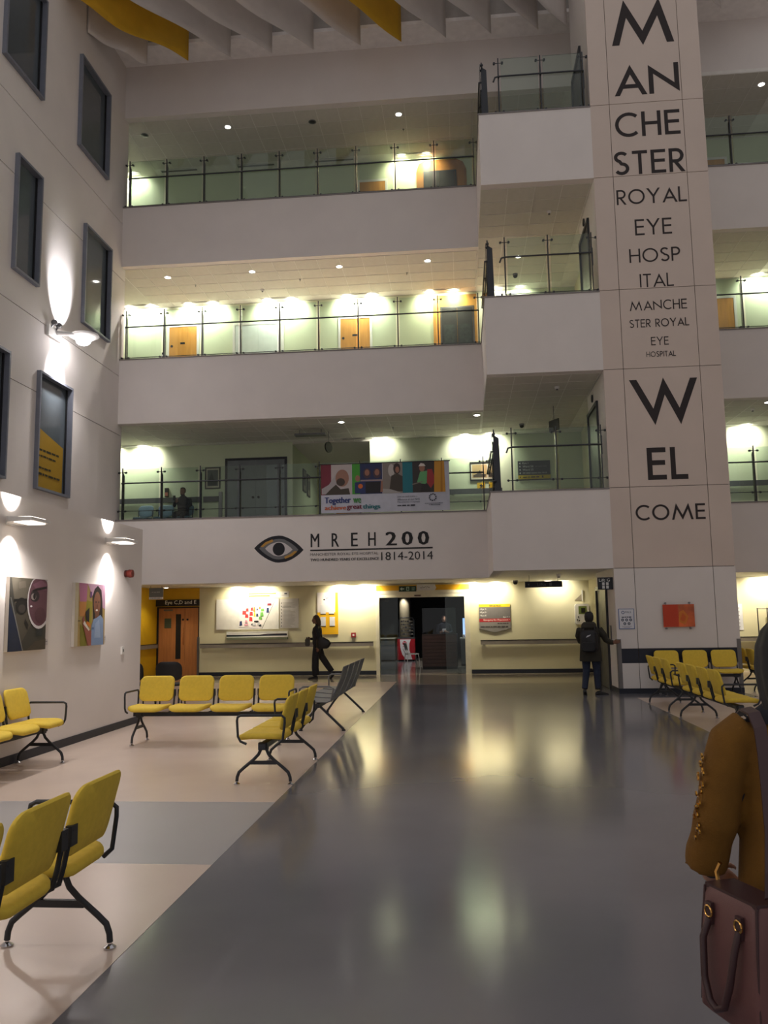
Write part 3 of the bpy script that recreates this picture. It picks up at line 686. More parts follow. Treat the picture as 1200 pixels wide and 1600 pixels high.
sh = [('p', (168, 142, 84), rc(0, 0, W, Hh)), ('p', (190, 178, 150), rc(0, 0, 0.1, Hh)), ('p', (176, 108, 140), [(0.1,0.85),(0.36,0.85),(0.34,0.6),(0.14,0.6)]), ('p', (190, 150, 172), [(0.36,0.85),(0.94,0.85),(0.94,0.5),(0.6,0.6)]),
      ('p', (190, 130, 66), [(0.12,0.6),(0.42,0.6),(0.4,0.4),(0.14,0.4)]), ('p', (150, 140, 40), [(0.34,0.62),(0.52,0.6),(0.5,0.3),(0.3,0.25)]), ('p', (122, 116, 30), [(0.16,0.3),(0.36,0.2),(0.36,0),(0.18,0)]), ('p', (100, 60, 110), rc(0.44, 0.66, 0.5, 0.74)),
      ('p', (36, 26, 24), [(0.52,0.68),(0.58,0.78),(0.68,0.83),(0.80,0.77),(0.84,0.6),(0.86,0.36),(0.78,0.32),(0.56,0.34)]), ('p', (128, 82, 60), ell(0.67, 0.58, 0.11, 0.165, 24)), ('p', (112, 70, 52), [(0.62,0.46),(0.74,0.46),(0.74,0.34),(0.6,0.34)]),
      ('p', (36, 26, 24), ell(0.63, 0.60, 0.018, 0.012)), ('p', (36, 26, 24), ell(0.72, 0.60, 0.018, 0.012)), ('p', (235, 228, 222), ell(0.66, 0.485, 0.035, 0.014)), ('p', (100, 60, 48), ell(0.67, 0.54, 0.015, 0.03)),
      ('p', (128, 150, 184), [(0.50,0.0),(0.5,0.26),(0.56,0.36),(0.66,0.38),(0.78,0.42),(0.88,0.36),(0.9,0.02),(0.9,0)]), ('p', (150, 168, 196), [(0.6,0.1),(0.62,0.3),(0.74,0.36),(0.8,0.1)]), ('p', (86, 110, 150), rc(0.52, 0.22, 0.58, 0.25)),
      ('p', (150, 84, 70), [(0.40,0.0),(0.5,0.0),(0.5,0.2),(0.42,0.22),(0.3,0.34),(0.26,0.4),(0.22,0.38),(0.24,0.28)]), ('p', (222, 214, 204), [(0.24,0.30),(0.42,0.2),(0.44,0.22),(0.28,0.34)]), ('p', (206, 120, 40), [(0.32,0.3),(0.48,0.24),(0.46,0.3),(0.36,0.34)]), ('p', (40, 34, 34), [(0.3,0.46),(0.42,0.52),(0.42,0.32),(0.34,0.34)]), ('p', (20, 20, 20), rc(0.08, 0.335, 0.16, 0.345))]
prints('painted_image', sh, (0.045, 0, 0), *FRIGHT, c2)
sd = thing('alarm_sounder', 'small round red alarm sounder on the low white wall', 'alarm', (XLO, 12.47, 2.33), 0)
MB().tube([(0, 0, 0), (0.03, 0, 0)], 0.055, 14).build('base', mat('dark_red', (80, 28, 22), 0.5), sd, True)
MB().tube([(0.03, 0, 0), (0.07, 0, 0), (0.12, 0, 0)], [0.05, 0.065, 0.06], 14).build('horn', mat('red_plastic', (116, 38, 28), 0.5), sd, True)
sw = thing('thermostat', 'small white control plate low on the white wall', 'switch plate', (XLO, 12.41, 1.16), 0)
MB().box((0, -0.045, -0.06), (0.02, 0.045, 0.06)).build('plate', M_white, sw)
MB().box((0.02, -0.015, -0.02), (0.024, 0.015, 0.02)).build('sensor_grille', M_steel, sw)
for y, z, lb in ((9.99, 1.32, 'caption card beside the face painting'), (11.70, 1.33, 'caption card beside the portrait of the woman')):
    cc = thing('caption_card', 'small translucent ' + lb, 'card', (XLO, y, z), 0)
    MB().box((0.0, 0, 0), (0.006, 0.10, 0.07)).build('card', mat('pale_card', (200, 194, 196), 0.4), cc)
    prints('caption', scrawl((120, 116, 120), 0.01, 0.04, 0.09, 0.05), (0.006, y*0, 0), *FRIGHT, cc)

# ================================================================== GROUND FLOOR BACK WALL
def handrail(label, a, b, z=0.86, axis='x'):
    t = thing('handrail', label, 'handrail', (a[0], a[1], z), math.atan2(b[1]-a[1], b[0]-a[0])); L = math.hypot(b[0]-a[0], b[1]-a[1])
    MB().box((0, -0.085, -0.06), (L, -0.05, 0.05)).build('crash_board', mat('grey_handrail', (136, 128, 120), 0.5), t)
    MB().box((0, -0.09, 0.05), (L, -0.045, 0.066)).build('top_strip', M_black, t)
    for i in range(max(2, int(L/1.2)+1)):
        x = 0.1 + (L-0.2)*i/max(1, int(L/1.2)+0) if int(L/1.2) else L/2
        MB().box((min(x, L-0.04)-0.03, -0.05, -0.04), (min(x, L-0.04)+0.03, 0, 0.03)).build('bracket', M_dsteel, t)
    return t
handrail('long grey handrail on the cream wall under the site map', (-7.5, YB), (-2.52, YB))
handrail('grey handrail under the directory sign right of the café entrance', (0.46, YB), (3.3, YB))
handrail('short grey handrail on the yellow wall by the wooden doors', (XL, YB-1.6), (XL, YB-0.05), 0.88)
# wooden double door with its sign
dr = struct(bpy.data.objects.new('door_1', None)); COL.objects.link(dr); dr.location = (-8.83, YB+0.12, 0)
MB().box((-0.0, -0.06, 0), (0.05, 0.02, 1.99)).box((1.23, -0.06, 0), (1.28, 0.02, 1.99)).box((0.05, -0.06, 1.95), (1.23, 0.02, 1.99)).build('door_frame', M_black, dr)
for x0, x1 in ((0.05, 0.83), (0.835, 1.23)):
    lf = MB().box((x0, -0.03, 0.01), (x1, 0.02, 1.95)).build('door_leaf', M_wood2, dr)
    if x1 < 1:
        MB().box((0.56, -0.036, 0.50), (0.71, -0.028, 1.78)).build('vision_panel', M_black, lf)
        MB().box((0.22, -0.036, 1.38), (0.42, -0.028, 1.66)).build('notice_plate', mat('green_notice', (70, 84, 66), 0.5), lf)
        MB().box((0.2, -0.05, 1.87), (0.46, -0.03, 1.92)).build('door_closer', M_steel, lf)
        MB().tube([(0.79, -0.03, 0.9), (0.79, -0.08, 0.95), (0.79, -0.08, 1.35), (0.79, -0.03, 1.4)], 0.014, 8).build('pull_handle', M_wood2, lf, True)
    for z in (1.62,):
        xx = x1-0.06 if x1 < 1 else x0+0.07
        MB().cyl((xx, -0.04, z), (xx, -0.028, z), 0.03, 12).build('lock_rose', M_black, lf)
struct(MB().box((-7.60, YB-0.03, 0), (-7.54, YB+0.02, 1.12)).build('trim_corner_guard_1', M_steel))
es = thing('overdoor_sign', 'black sign reading Eye C,D and E above the wooden doors', 'sign', (-8.83, YB+0.018, 2.06), 0)
MB().box((0, -0.06, -0.055), (1.28, 0, 0.135)).build('panel', M_black, es)
prints('lettering', [('t', (235, 235, 225), 'Eye C,D and E', 0.28, -0.03, 1.20, 0.11)], (0, -0.06, 0), *FCAM, es)
hs = thing('hanging_sign', 'small grey hanging sign by the yellow wall', 'sign', (-8.05, 21.4, 2.16), 0)
MB().box((-0.19, -0.01, 0.06), (0.19, 0.01, 0.30)).build('panel', mat('grey_sign', (120, 122, 116), 0.5), hs)
MB().box((-0.19, -0.01, 0.0), (0.19, 0.01, 0.058)).build('lower_panel', M_white, hs)
for x in (-0.15, 0.15): MB().cyl((x, 0, 0.3), (x, 0, 0.352), 0.005, 6).build('hanger', M_steel, hs)
prints('lettering', scrawl((170, 172, 164), -0.12, 0.17, 0.12, 0.20) + scrawl((120, 116, 110), -0.15, 0.02, 0.15, 0.04), (0, -0.01, 0), *FCAM, hs)

# site map
mp = thing('site_map_board', 'wide white board with a coloured site map and index on the cream wall', 'map board', (-7.04, YB, 1.315), 0)
MB().box((0, -0.035, 0), (1.82, -0.003, 0.86)).build('map_panel', M_white, mp)
MB().box((1.85, -0.035, 0.02), (2.39, -0.003, 0.85)).build('index_panel', mat('index_grey', (196, 192, 190), 0.5), mp)
sh = [('p', (240, 232, 232), [(0.66,0.06),(1.28,0.02),(1.68,0.76),(1.2,0.74),(0.68,0.62)]), ('p', (90, 84, 84), [(0.66,0.055),(1.34,0.01),(1.345,0.02),(0.66,0.065)]), ('p', (90, 84, 84), [(1.34,0.01),(1.7,0.77),(1.69,0.775),(1.33,0.02)])]
rnd = random.Random(3)
for c, xs in (((206, 60, 62), [(0.76,0.42,0.12,0.1),(0.86,0.5,0.09,0.1),(0.84,0.33,0.1,0.1),(0.97,0.38,0.1,0.12),(1.0,0.52,0.08,0.1),(0.96,0.24,0.1,0.1)]), ((226, 130, 40), [(1.08,0.5,0.06,0.12),(1.24,0.56,0.06,0.08)]), ((232, 196, 60), [(1.09,0.36,0.06,0.12)]),
              ((44, 60, 110), [(1.16,0.36,0.07,0.08),(1.17,0.52,0.05,0.08),(1.46,0.46,0.08,0.14),(0.68,0.1,0.08,0.14)]), ((110, 176, 80), [(1.28,0.36,0.1,0.12),(1.30,0.5,0.1,0.08),(1.24,0.28,0.1,0.06)]), ((120, 30, 50), [(1.48,0.66,0.13,0.07)]), ((30, 32, 40), [(1.02,0.12,0.08,0.05),(1.1,0.2,0.14,0.04),(1.24,0.08,0.08,0.06)]), ((216, 150, 170), [(0.82,0.1,0.12,0.06),(0.84,0.2,0.08,0.05)]), ((200, 200, 206), [(1.06,0.1,0.1,0.08),(1.2,0.12,0.08,0.08)])):
    for x, y, a, b in xs:
        k = rnd.uniform(-0.02, 0.02); sh.append(('p', c, [(x,y),(x+a,y+k),(x+a-0.01,y+b),(x+0.01,y+b-k)]))
prints('map_print', sh, (0, -0.035, 0), *FCAM, mp)
sh = [('p', (60, 58, 58), rc(1.92, 0.60, 2.30, 0.612))] + [('p', (50, 50, 52), rc(1.885, 0.06+0.092*i, 1.905, 0.10+0.092*i)) for i in range(8)] + [('p', (166, 162, 160), rc(1.93, 0.05+0.036*i, 2.15+0.16*rnd.random(), 0.062+0.036*i)) for i in range(20) if i not in (15,)]
prints('index_print', sh, (0, -0.035, 0), *FCAM, mp)
tl = thing('map_title_strip', 'thin yellow and white title strip above the site map', 'sign', (-6.1, YB, 2.2), 0)
MB().box((0, -0.02, 0), (1.17, -0.002, 0.17)).build('panel', M_white, tl)
prints('title_print', [('p', (226, 184, 40), rc(0.0, 0.03, 0.62, 0.08)), ('p', (226, 184, 40), rc(0.0, 0.1, 0.8, 0.14)), ('p', (80, 84, 100), rc(1.04, 0.09, 1.12, 0.13)), ('p', (150, 146, 150), rc(0.95, 0.06, 1.12, 0.07))], (0, -0.02, 0), *FCAM, tl)
sf = thing('panorama_strip', 'long narrow dark panorama strip mounted under the site map', 'panel', (-6.73, YB, 1.03), 0)
MB().box((0, -0.06, 0.06), (1.77, -0.003, 0.22)).build('panel', M_white, sf)
MB().box((0, -0.075, 0.0), (1.77, -0.003, 0.06)).build('ledge', mat('ledge_green', (110, 116, 92), 0.6), sf)
prints('panorama_print', [('p', (26, 32, 50), [(0.0,0.08),(1.75,0.1),(1.75,0.15),(0.9,0.13),(0.0,0.14)]), ('p', (70, 30, 44), [(0.8,0.115),(1.2,0.14),(1.74,0.145),(1.74,0.16),(1.2,0.155)]), ('p', (40, 70, 60), [(0.02,0.085),(0.5,0.09),(0.48,0.1),(0.02,0.1)]), ('p', (150, 130, 134), [(0.05,0.175),(1.5,0.195),(1.5,0.2),(0.05,0.182)])], (0, -0.06, 0), *FCAM, sf)
nb = thing('notice_board', 'tall white and yellow notice board behind the walking woman', 'notice board', (-4.11, YB, 1.14), 0)
MB().box((0, -0.03, 0), (0.59, -0.003, 1.18)).build('board', mat('notice_yellow', (232, 178, 24), 0.5), nb)
doc = mat('paper', (214, 214, 222), 0.7)
MB().box((0.0, -0.032, 0.62), (0.51, -0.03, 1.18)).build('header_sheet', mat('pale_lilac', (226, 220, 226), 0.6), nb)
for x, z in ((0.09, 0.56), (0.33, 0.56), (0.09, 0.22), (0.35, 0.22)): 
    MB().box((x, -0.036, z), (x+0.15, -0.032, z+0.27)).build('document', doc, nb)
    MB().box((x, -0.038, z), (x+0.15, -0.036, z+0.02)).build('document_clip', M_black, nb)
prints('header_print', [('p', (60, 50, 56), ell(0.20, 0.98, 0.03, 0.022))] + squiggle((70, 60, 66), 0.22, 0.96, 0.45, 1.08), (0, -0.032, 0), *FCAM, nb)
fc = thing('fire_call_point', 'small square red fire call point on the cream wall', 'call point', (-3.15, YB, 1.05), 0)
MB().box((0, -0.05, 0), (0.13, -0.002, 0.13)).build('case', mat('alarm_red', (150, 30, 36), 0.4), fc)
MB().box((0.04, -0.053, 0.035), (0.09, -0.05, 0.09)).build('break_glass', M_white, fc)

# café doorway
ed = struct(bpy.data.objects.new('door_2', None)); COL.objects.link(ed); ed.location = (-2.45, YB, 0)
fm = mat('cream_door_frame', (226, 220, 198), 0.5)
for p, q, n_ in (((0, -0.03, 0), (0.10, 0.2, 2.24), 'door_jamb'), ((2.49, -0.03, 0), (2.64, 0.2, 2.24), 'door_jamb'), ((0.10, -0.03, 2.14), (2.49, 0.2, 2.24), 'door_head'), ((0, -0.05, 2.24), (2.64, -0.002, 2.33), 'track_cover')):
    MB().box(p, q).build(n_, fm, ed)
MB().box((0.10, 0.10, 0.02), (0.62, 0.12, 2.14)).build('sliding_glass_leaf', M_glass, ed)
MB().box((1.95, 0.10, 0.02), (2.49, 0.12, 2.14)).build('sliding_glass_leaf', M_glass, ed)
MB().box((1.10, -0.06, 2.17), (1.28, -0.03, 2.205)).build('motion_sensor', mat('sensor_brown', (80, 56, 40), 0.5), ed)
prints('glass_lettering', [('t', (74, 72, 72), 'LINKS', 0.13, 2.04, 0.36, 2.10)], (0, 0.09, 0), *FCAM, ed)
ys_ = thing('yellow_door_banner', 'yellow strip with a white signature panel over the café doorway', 'sign', (-2.43, YB, 2.335), 0)
MB().box((0, -0.03, 0), (2.62, -0.002, 0.145)).build('strip', mat('notice_yellow', (232, 178, 24), 0.5), ys_)
MB().prism([(1.15, -0.02), (1.65, -0.02), (1.70, 0.06), (1.66, 0.165), (1.15, 0.165)], (0, -0.03, 0), UX, UZ, -UY, 0.006).build('signature_panel', M_white, ys_)
prints('signature', squiggle((40, 36, 36), 1.30, 0.04, 1.52, 0.12) + [('p', (40, 36, 36), rc(1.24, 0.06, 1.31, 0.07))], (0, -0.036, 0), *FCAM, ys_)
xs_ = thing('exit_sign', 'dark green exit sign with an arrow pointing left over the café doorway', 'sign', (-1.78, YB-0.04, 2.30), 0)
MB().box((0, -0.02, 0), (0.49, 0.0, 0.155)).build('panel', mat('exit_green', (28, 66, 44), 0.4), xs_)
prints('symbols', [('p', (210, 226, 210), [(0.03,0.078),(0.09,0.125),(0.09,0.09),(0.15,0.09),(0.15,0.066),(0.09,0.066),(0.09,0.03)]), ('p', (170, 200, 176), rc(0.21, 0.02, 0.29, 0.135)), ('p', (28, 66, 44), ell(0.25, 0.105, 0.014, 0.016)), ('p', (28, 66, 44), [(0.235,0.09),(0.27,0.09),(0.275,0.05),(0.26,0.03),(0.245,0.05),(0.23,0.03)]),
                ('p', (130, 160, 136), rc(0.36, 0.085, 0.45, 0.115)), ('p', (130, 160, 136), rc(0.36, 0.035, 0.44, 0.065))], (0, -0.02, 0), *FCAM, xs_)
# directory
ds = thing('directory_sign', 'grey directory sign with a yellow top and red bar on the cream wall', 'sign', (0.444, YB, 1.18), 0)
MB().prism([(0, 0.06), (0.42, -0.05), (0.86, 0.06), (0.86, 0.73), (0, 0.73)], (0, -0.003, 0), UX, UZ, -UY, 0.03).build('panel', mat('sign_grey', (104, 100, 100), 0.5), ds)
prints('directory_print', [('p', (226, 190, 30), rc(0, 0.65, 0.86, 0.73)), ('p', (166, 32, 40), rc(0, 0.24, 0.86, 0.33)), ('p', (128, 124, 122), rc(0, 0.06, 0.86, 0.235)), ('p', (128, 124, 122), [(0.0,0.058),(0.86,0.058),(0.42,-0.048)])] +
       [('t', (238, 238, 234), s_, 0.02, z, 0.2, z+0.05) for s_, z in (('>Eye C', 0.565), ('>Eye D', 0.475), ('>Eye E', 0.385))] + [('t', (238, 238, 234), 'Eye F >', 0.66, 0.345, 0.84, 0.385), ('t', (240, 225, 225), 'Emergency Eye Department >', 0.12, 0.26, 0.85, 0.315), ] + scrawl((60, 56, 56), 0.5, 0.18, 0.8, 0.21, 4) + scrawl((60, 56, 56), 0.04, 0.09, 0.8, 0.125, 5) + scrawl((130, 108, 30), 0.28, 0.67, 0.60, 0.70, 6), (0, -0.033, 0), *FCAM, ds)
# payment machine
pmn = thing('payment_machine', 'white wall-mounted payment machine with a small screen by the lifts', 'machine', (3.06, YB, 1.32), 0)
MB().prism(rrect(0.38, 0.55, 0.05, 3, 0.19, 0.275), (0, -0.003, 0), UX, UZ, -UY, 0.16).build('case', M_white, pmn)
MB().box((0.09, -0.168, 0.28), (0.31, -0.163, 0.49)).build('screen', mat('lcd_green', (110, 128, 60), 0.3), pmn)
MB().box((0.16, -0.171, 0.31), (0.27, -0.168, 0.44)).build('screen_picture', M_black, pmn)
for x, z in ((0.08, 0.2), (0.05, 0.12), (0.10, 0.1)): MB().cyl((x, -0.163, z), (x, -0.175, z), 0.018, 10).build('button', M_black, pmn)
ws = thing('conduit_bracket', 'small white bracket on the wall above the payment machine', 'bracket', (3.27, YB, 1.95), 0)
MB().prism([(0, 0), (0.03, 0), (0.03, 0.3), (0, 0.3)], (0, -0.002, 0), UX, UZ, -UY, 0.05).build('upright', M_white, ws)
MB().prism([(-0.2, 0.02), (0, 0.2), (0, 0.02)], (0, -0.002, 0), UX, UZ, -UY, 0.02).build('gusset', mat('bracket_grey', (150, 140, 120), 0.6), ws)
# lift fittings
def lift_front(z, label, h=2.12):
    t = struct(bpy.data.objects.new('door_%d' % label, None)); COL.objects.link(t); t.location = (CX0, 18.72, z)
    MB().box((-0.05, -0.45, 0), (0, -0.38, h+0.08)).box((-0.05, 0.85, 0), (0, 0.92, h+0.08)).box((-0.05, -0.38, h), (0, 0.85, h+0.08)).build('architrave', M_dsteel, t)
    for y0, y1 in ((-0.38, 0.232), (0.238, 0.85)): MB().box((-0.012, y0, 0.01), (0, y1, h)).build('door_panel', M_dsteel, t)
    MB().box((-0.03, -0.75, 0.95), (0, -0.60, 1.35)).build('call_plate', M_steel, t)
    return t
lift_front(0.0, 3)
lift_front(4.064, 4)
lift_front(8.32, 5)
lift_front(12.557, 6)
for z, n_ in ((4.064, 'first'), (8.32, 'second')):
    f = thing('floor_sign', 'tall narrow sign plate on the lift lobby wall of the %s gallery' % n_, 'sign', (3.47, 20.6, z+1.0), 0)
    MB().box((-0.03, 0, 0), (0, 0.5, 1.3)).build('plate', mat('sign_grey', (104, 100, 100), 0.5), f)
    MB().box((-0.034, 0.05, 1.1), (-0.03, 0.45, 1.22)).build('header', M_yellowp, f)
    q = thing('lift_indicator', 'round lift indicator above the lift doors of the %s gallery' % n_, 'indicator', (CX0, 18.95, z+2.42), 0)
    MB().tube([(0, 0, 0), (-0.03, 0, 0)], 0.09, 16).build('bezel', M_dsteel, q, True)
    MB().tube([(-0.03, 0, 0), (-0.034, 0, 0)], 0.06, 14).build('display', M_black, q)
lg = thing('lift_sign', 'dark projecting sign reading Lift G beside the shaft', 'sign', (2.78, 17.56, 2.09), 0)
MB().box((0, -0.012, 0), (0.31, 0.012, 0.25)).build('panel', mat('near_black_blue', (28, 32, 40), 0.5), lg)
prints('lettering', [('t', (236, 236, 230), 'Lift G', 0.03, 0.165, 0.25, 0.225)] + [('p', (210, 210, 208), rc(x, z, x+0.05, z+0.06)) for x in (0.09, 0.17) for z in (0.02, 0.09)], (0, -0.012, 0), *FCAM, lg)
hl = thing('hanging_sign', 'dark hanging sign reading Lifts in the ground floor lobby', 'sign', (1.46, 19.75, 2.23), 0)
MB().box((0, -0.015, 0), (0.86, 0.015, 0.14)).build('panel', mat('near_black_blue', (28, 32, 40), 0.5), hl)
for x in (0.1, 0.76): MB().cyl((x, 0, 0.14), (x, 0, 0.282), 0.006, 6).build('hanger', M_steel, hl)
prints('lettering', [('t', (96, 98, 100), 'Lifts', 0.28, 0.04, 0.48, 0.10), ('p', (96, 98, 100), [(0.06,0.07),(0.1,0.1),(0.1,0.04)]), ('p', (96, 98, 100), rc(0.56, 0.035, 0.62, 0.105))], (0, -0.015, 0), *FCAM, hl)
# shaft front: poster, artwork, corner guards
po = thing('poster', 'white notice with blue border and five round symbols on the shaft', 'poster', (3.14, YC, 1.28), 0)
MB().box((0, -0.012, 0), (0.31, -0.001, 0.41)).build('sheet', mat('notice_blue', (70, 100, 156), 0.6), po)
sh = [('p', (222, 222, 228), rc(0.012, 0.012, 0.298, 0.398)), ('p', (60, 84, 130), ell(0.09, 0.335, 0.032, 0.032)), ('p', (222, 222, 228), ell(0.09, 0.335, 0.02, 0.02)), ('t', (60, 64, 84), 'PALS', 0.135, 0.32, 0.25, 0.36)] + scrawl((60, 64, 84), 0.06, 0.23, 0.25, 0.252, 7)
for x, z in ((0.075, 0.185), (0.155, 0.185), (0.235, 0.185), (0.115, 0.11), (0.2, 0.11)):
    sh += [('p', (44, 52, 76), ell(x, z, 0.028, 0.028)), ('p', (190, 196, 206), ell(x, z, 0.012, 0.014))]
sh += [('p', (160, 162, 176), rc(0.06, 0.05, 0.25, 0.058)), ('p', (160, 162, 176), rc(0.09, 0.03, 0.22, 0.038))]
prints('notice_print', sh, (0, -0.012, 0), *FCAM, po)
ar = thing('glass_artwork', 'orange and red glass panel on four studs on the shaft', 'artwork', (4.01, YC, 1.31), 0)
om = mat('orange_enamel', (204, 92, 30), 0.25, var=0.35, scale=4)
MB().box((0, -0.06, 0), (0.615, -0.048, 0.45)).build('glass_panel', om, ar)
prints('colour_field', [('p', (196, 62, 30), rc(0.005, 0.005, 0.3, 0.445)), ('p', (214, 122, 40), [(0.3,0.1),(0.42,0.04),(0.5,0.2),(0.4,0.34),(0.32,0.3)]), ('p', (206, 92, 34), [(0.33,0.14),(0.41,0.10),(0.45,0.2),(0.38,0.28)])], (0, -0.06, 0), *FCAM, ar)
for x in (0.06, 0.53):
    for z in (-0.03, 0.48): MB().cyl((x, 0, z), (x, -0.075, z), 0.016, 10).build('stud', M_steel, ar, True)
    MB().box((x-0.006, -0.055, -0.03), (x+0.006, -0.049, 0.48)).build('support_strip', M_steel, ar)
gm_ = mat('grey_corner_guard', (118, 114, 112), 0.5)
struct(MB().box((CX0-0.004, YC-0.006, 0.0), (CX0+0.075, YC-0.0005, 1.08)).box((CX0-0.006, YC-0.006, 0), (CX0-0.0005, YC+0.09, 1.08)).build('trim_corner_guard_2', gm_))
struct(MB().box((CX1-0.075, YC-0.006, 0.0), (CX1+0.004, YC-0.0005, 1.06)).box((CX1+0.0005, YC-0.006, 0), (CX1+0.006, YC+0.09, 1.06)).build('trim_corner_guard_3', gm_))

# ================================================================== GALLERY WALL FITTINGS
def wall_door(label, x0, x1, z, h, m, fr=M_white, leaves=1, sign=True, vision=False, n=None):
    t = thing('door', label, 'door', (x0, YB, z), 0, 'gallery doors'); w_ = x1-x0
    MB().box((-0.07, -0.03, 0), (0, -0.002, h+0.07)).box((w_, -0.03, 0), (w_+0.07, -0.002, h+0.07)).box((0, -0.03, h), (w_, -0.002, h+0.07)).build('door_frame', fr, t)
    for i in range(leaves):
        a = w_*i/leaves; b = w_*(i+1)/leaves-0.004
        lf = MB().box((a, -0.02, 0.01), (b, -0.002, h)).build('door_leaf', m, t)
        k = b-0.08 if (leaves == 2 and i == 0) else a+0.08
        MB().cyl((k, -0.02, 1.05), (k, -0.05, 1.05), 0.035, 12).build('handle', M_black, lf)
        if sign and leaves == 1:
            MB().box((a+w_*0.4, -0.024, 1.5), (a+w_*0.57, -0.02, 1.56)).build('name_plate', M_black, lf)
            MB().cyl((a+0.08, -0.02, 1.45), (a+0.08, -0.026, 1.45), 0.04, 12).build('keypad', M_dsteel, lf)
    return t
z3 = 8.32; z4 = 12.557; z2 = 4.064
wall_door('wooden door at the left end of the second gallery', -8.57, -7.72, z3, 2.04, M_wood)
wall_door('wooden door in the middle of the second gallery', -3.37, -2.50, z3, 2.04, M_wood)
wall_door('white double door on the second gallery', -6.55, -5.14, z3, 2.0, mat('white_door', (214, 222, 218), 0.5), leaves=2)
wall_door('wooden door with dark lock roses right of the shaft, second gallery', 6.95, 7.87, z3, 2.10, M_wood, leaves=2)
wall_door('wooden door on the top gallery left of the brown panelling', -2.75, -1.97, z4, 2.05, M_wood)
wall_door('wooden door on the top gallery right of the shaft', 7.0, 7.9, z4, 2.05, M_wood)
M_brown = mat('brown_panel', (196, 140, 62), 0.5, var=0.1)
for z, x0, x1, n_, mm in ((z3, -0.63, 0.64, 'second', M_brown), (z4, -1.03, 0.46, 'top', mat('dark_brown_panel', (150, 98, 40), 0.5, var=0.1))):
    t = thing('panelled_entrance', 'dark double door in brown panelling on the %s gallery' % n_, 'door', (x0, YB, z), 0)
    w_ = x1-x0; H3 = 2.6
    poly = rc(0, 0, w_, H3) if n_ == 'second' else [(0,0),(w_,0),(w_,H3-0.35),(w_-0.1,H3-0.1),(w_-0.3,H3),(0.25,H3),(0.08,H3-0.1),(0,H3-0.35)]
    MB().prism(poly, (0, -0.002, 0), UX, UZ, -UY, 0.04).build('panelling', mm, t)
    a = 0.25; b = 1.15; hd = 2.2
    for i in range(2):
        u0 = a+(b-a)*i/2; u1 = a+(b-a)*(i+1)/2-0.01
        lf = MB().box((u0, -0.06, 0.01), (u1, -0.045, hd)).build('door_leaf', mat('dark_door', (38, 35, 34), 0.5), t)
        MB().box((u0+0.06, -0.064, 0.5), (u1-0.06, -0.06, 1.7)).build('glazing', mat('patterned_glazing', (46, 50, 48), 0.5, var=0.6, scale=12), lf)
    MB().box((a-0.04, -0.058, 0), (a-0.002, -0.042, hd+0.05)).box((b, -0.058, 0), (b+0.04, -0.042, hd+0.05)).box((a-0.002, -0.058, hd), (b, -0.042, hd+0.05)).build('door_frame', M_steel if n_ == 'second' else M_dsteel, t)
def wallbox(name, label, cat, x, y, z, w_, h, m, d=0.06, part='case', extra=None):
    t = thing(name, label, cat, (x, y, z), 0)
    MB().box((0, -d, 0), (w_, -0.002, h)).build(part, m, t)
    if extra: MB().box((w_*extra[0], -d-0.004, h*extra[1]), (w_*extra[2], -d, h*extra[3])).build(extra[4], extra[5], t)
    return t
wallbox('gel_dispenser', 'small dark hand gel dispenser at the left end of the second gallery', 'dispenser', -9.72+1.05, YB, 9.42, 0.08, 0.16, M_navy, extra=(0.2, 0.2, 0.8, 0.6, 'label_panel', M_white)).location.x = -8.78
wallbox('gel_dispenser', 'hand gel dispenser above the blue chairs on the first gallery', 'dispenser', -8.62, YB, 5.20, 0.11, 0.26, M_navy, extra=(0.1, 0.1, 0.9, 0.5, 'bottle_front', mat('pinkish', (176, 110, 96), 0.5)))
# first gallery
def picture(label, x, z, w_, h, art, fr=M_black):
    t = thing('framed_picture', label, 'picture', (x, YB, z), 0)
    MB().box((0, -0.03, 0), (w_, -0.002, 0.035)).box((0, -0.03, h-0.035), (w_, -0.002, h)).box((0, -0.03, 0.035), (0.035, -0.002, h-0.035)).box((w_-0.035, -0.03, 0.035), (w_, -0.002, h-0.035)).build('frame', fr, t)
    MB().box((0.035, -0.015, 0.035), (w_-0.035, -0.002, h-0.035)).build('mount', mat('mount', (206, 196, 176), 0.7), t)
    prints('picture_print', art, (0, -0.015, 0), *FCAM, t)
    return t
picture('black-framed dark picture on the first gallery left of the grey doors', -7.42, 5.40, 0.46, 0.64, [('p', (92, 98, 96), rc(0.07, 0.08, 0.39, 0.56)), ('p', (54, 58, 58), [(0.08,0.2),(0.2,0.5),(0.26,0.3),(0.36,0.22),(0.36,0.1),(0.08,0.1)])])
picture('black-framed sepia picture beside the first gallery lift lobby', 0.30, 5.40, 0.56, 0.54, [('p', (176, 146, 100), rc(0.07, 0.08, 0.49, 0.46)), ('p', (70, 56, 44), [(0.1,0.16),(0.2,0.2),(0.28,0.3),(0.34,0.2),(0.46,0.18),(0.44,0.1),(0.1,0.1)])])
yn = wallbox('warning_sign', 'small yellow warning sign under the sepia picture', 'sign', 0.50, YB, 5.12, 0.22, 0.22, M_yellowp, 0.02, 'plate')
prints('symbol', [('p', (30, 26, 20), [(0.05,0.05),(0.10,0.1),(0.06,0.14),(0.12,0.18),(0.17,0.12),(0.13,0.1),(0.17,0.05),(0.12,0.08)])], (0, -0.02, 0), *FCAM, yn)
wf = wallbox('wayfinding_sign', 'dark wayfinding sign with ward names and a yellow base strip', 'sign', 1.66, YB, 5.40, 0.90, 0.52, mat('sign_charcoal', (56, 56, 60), 0.5), 0.04, 'panel')
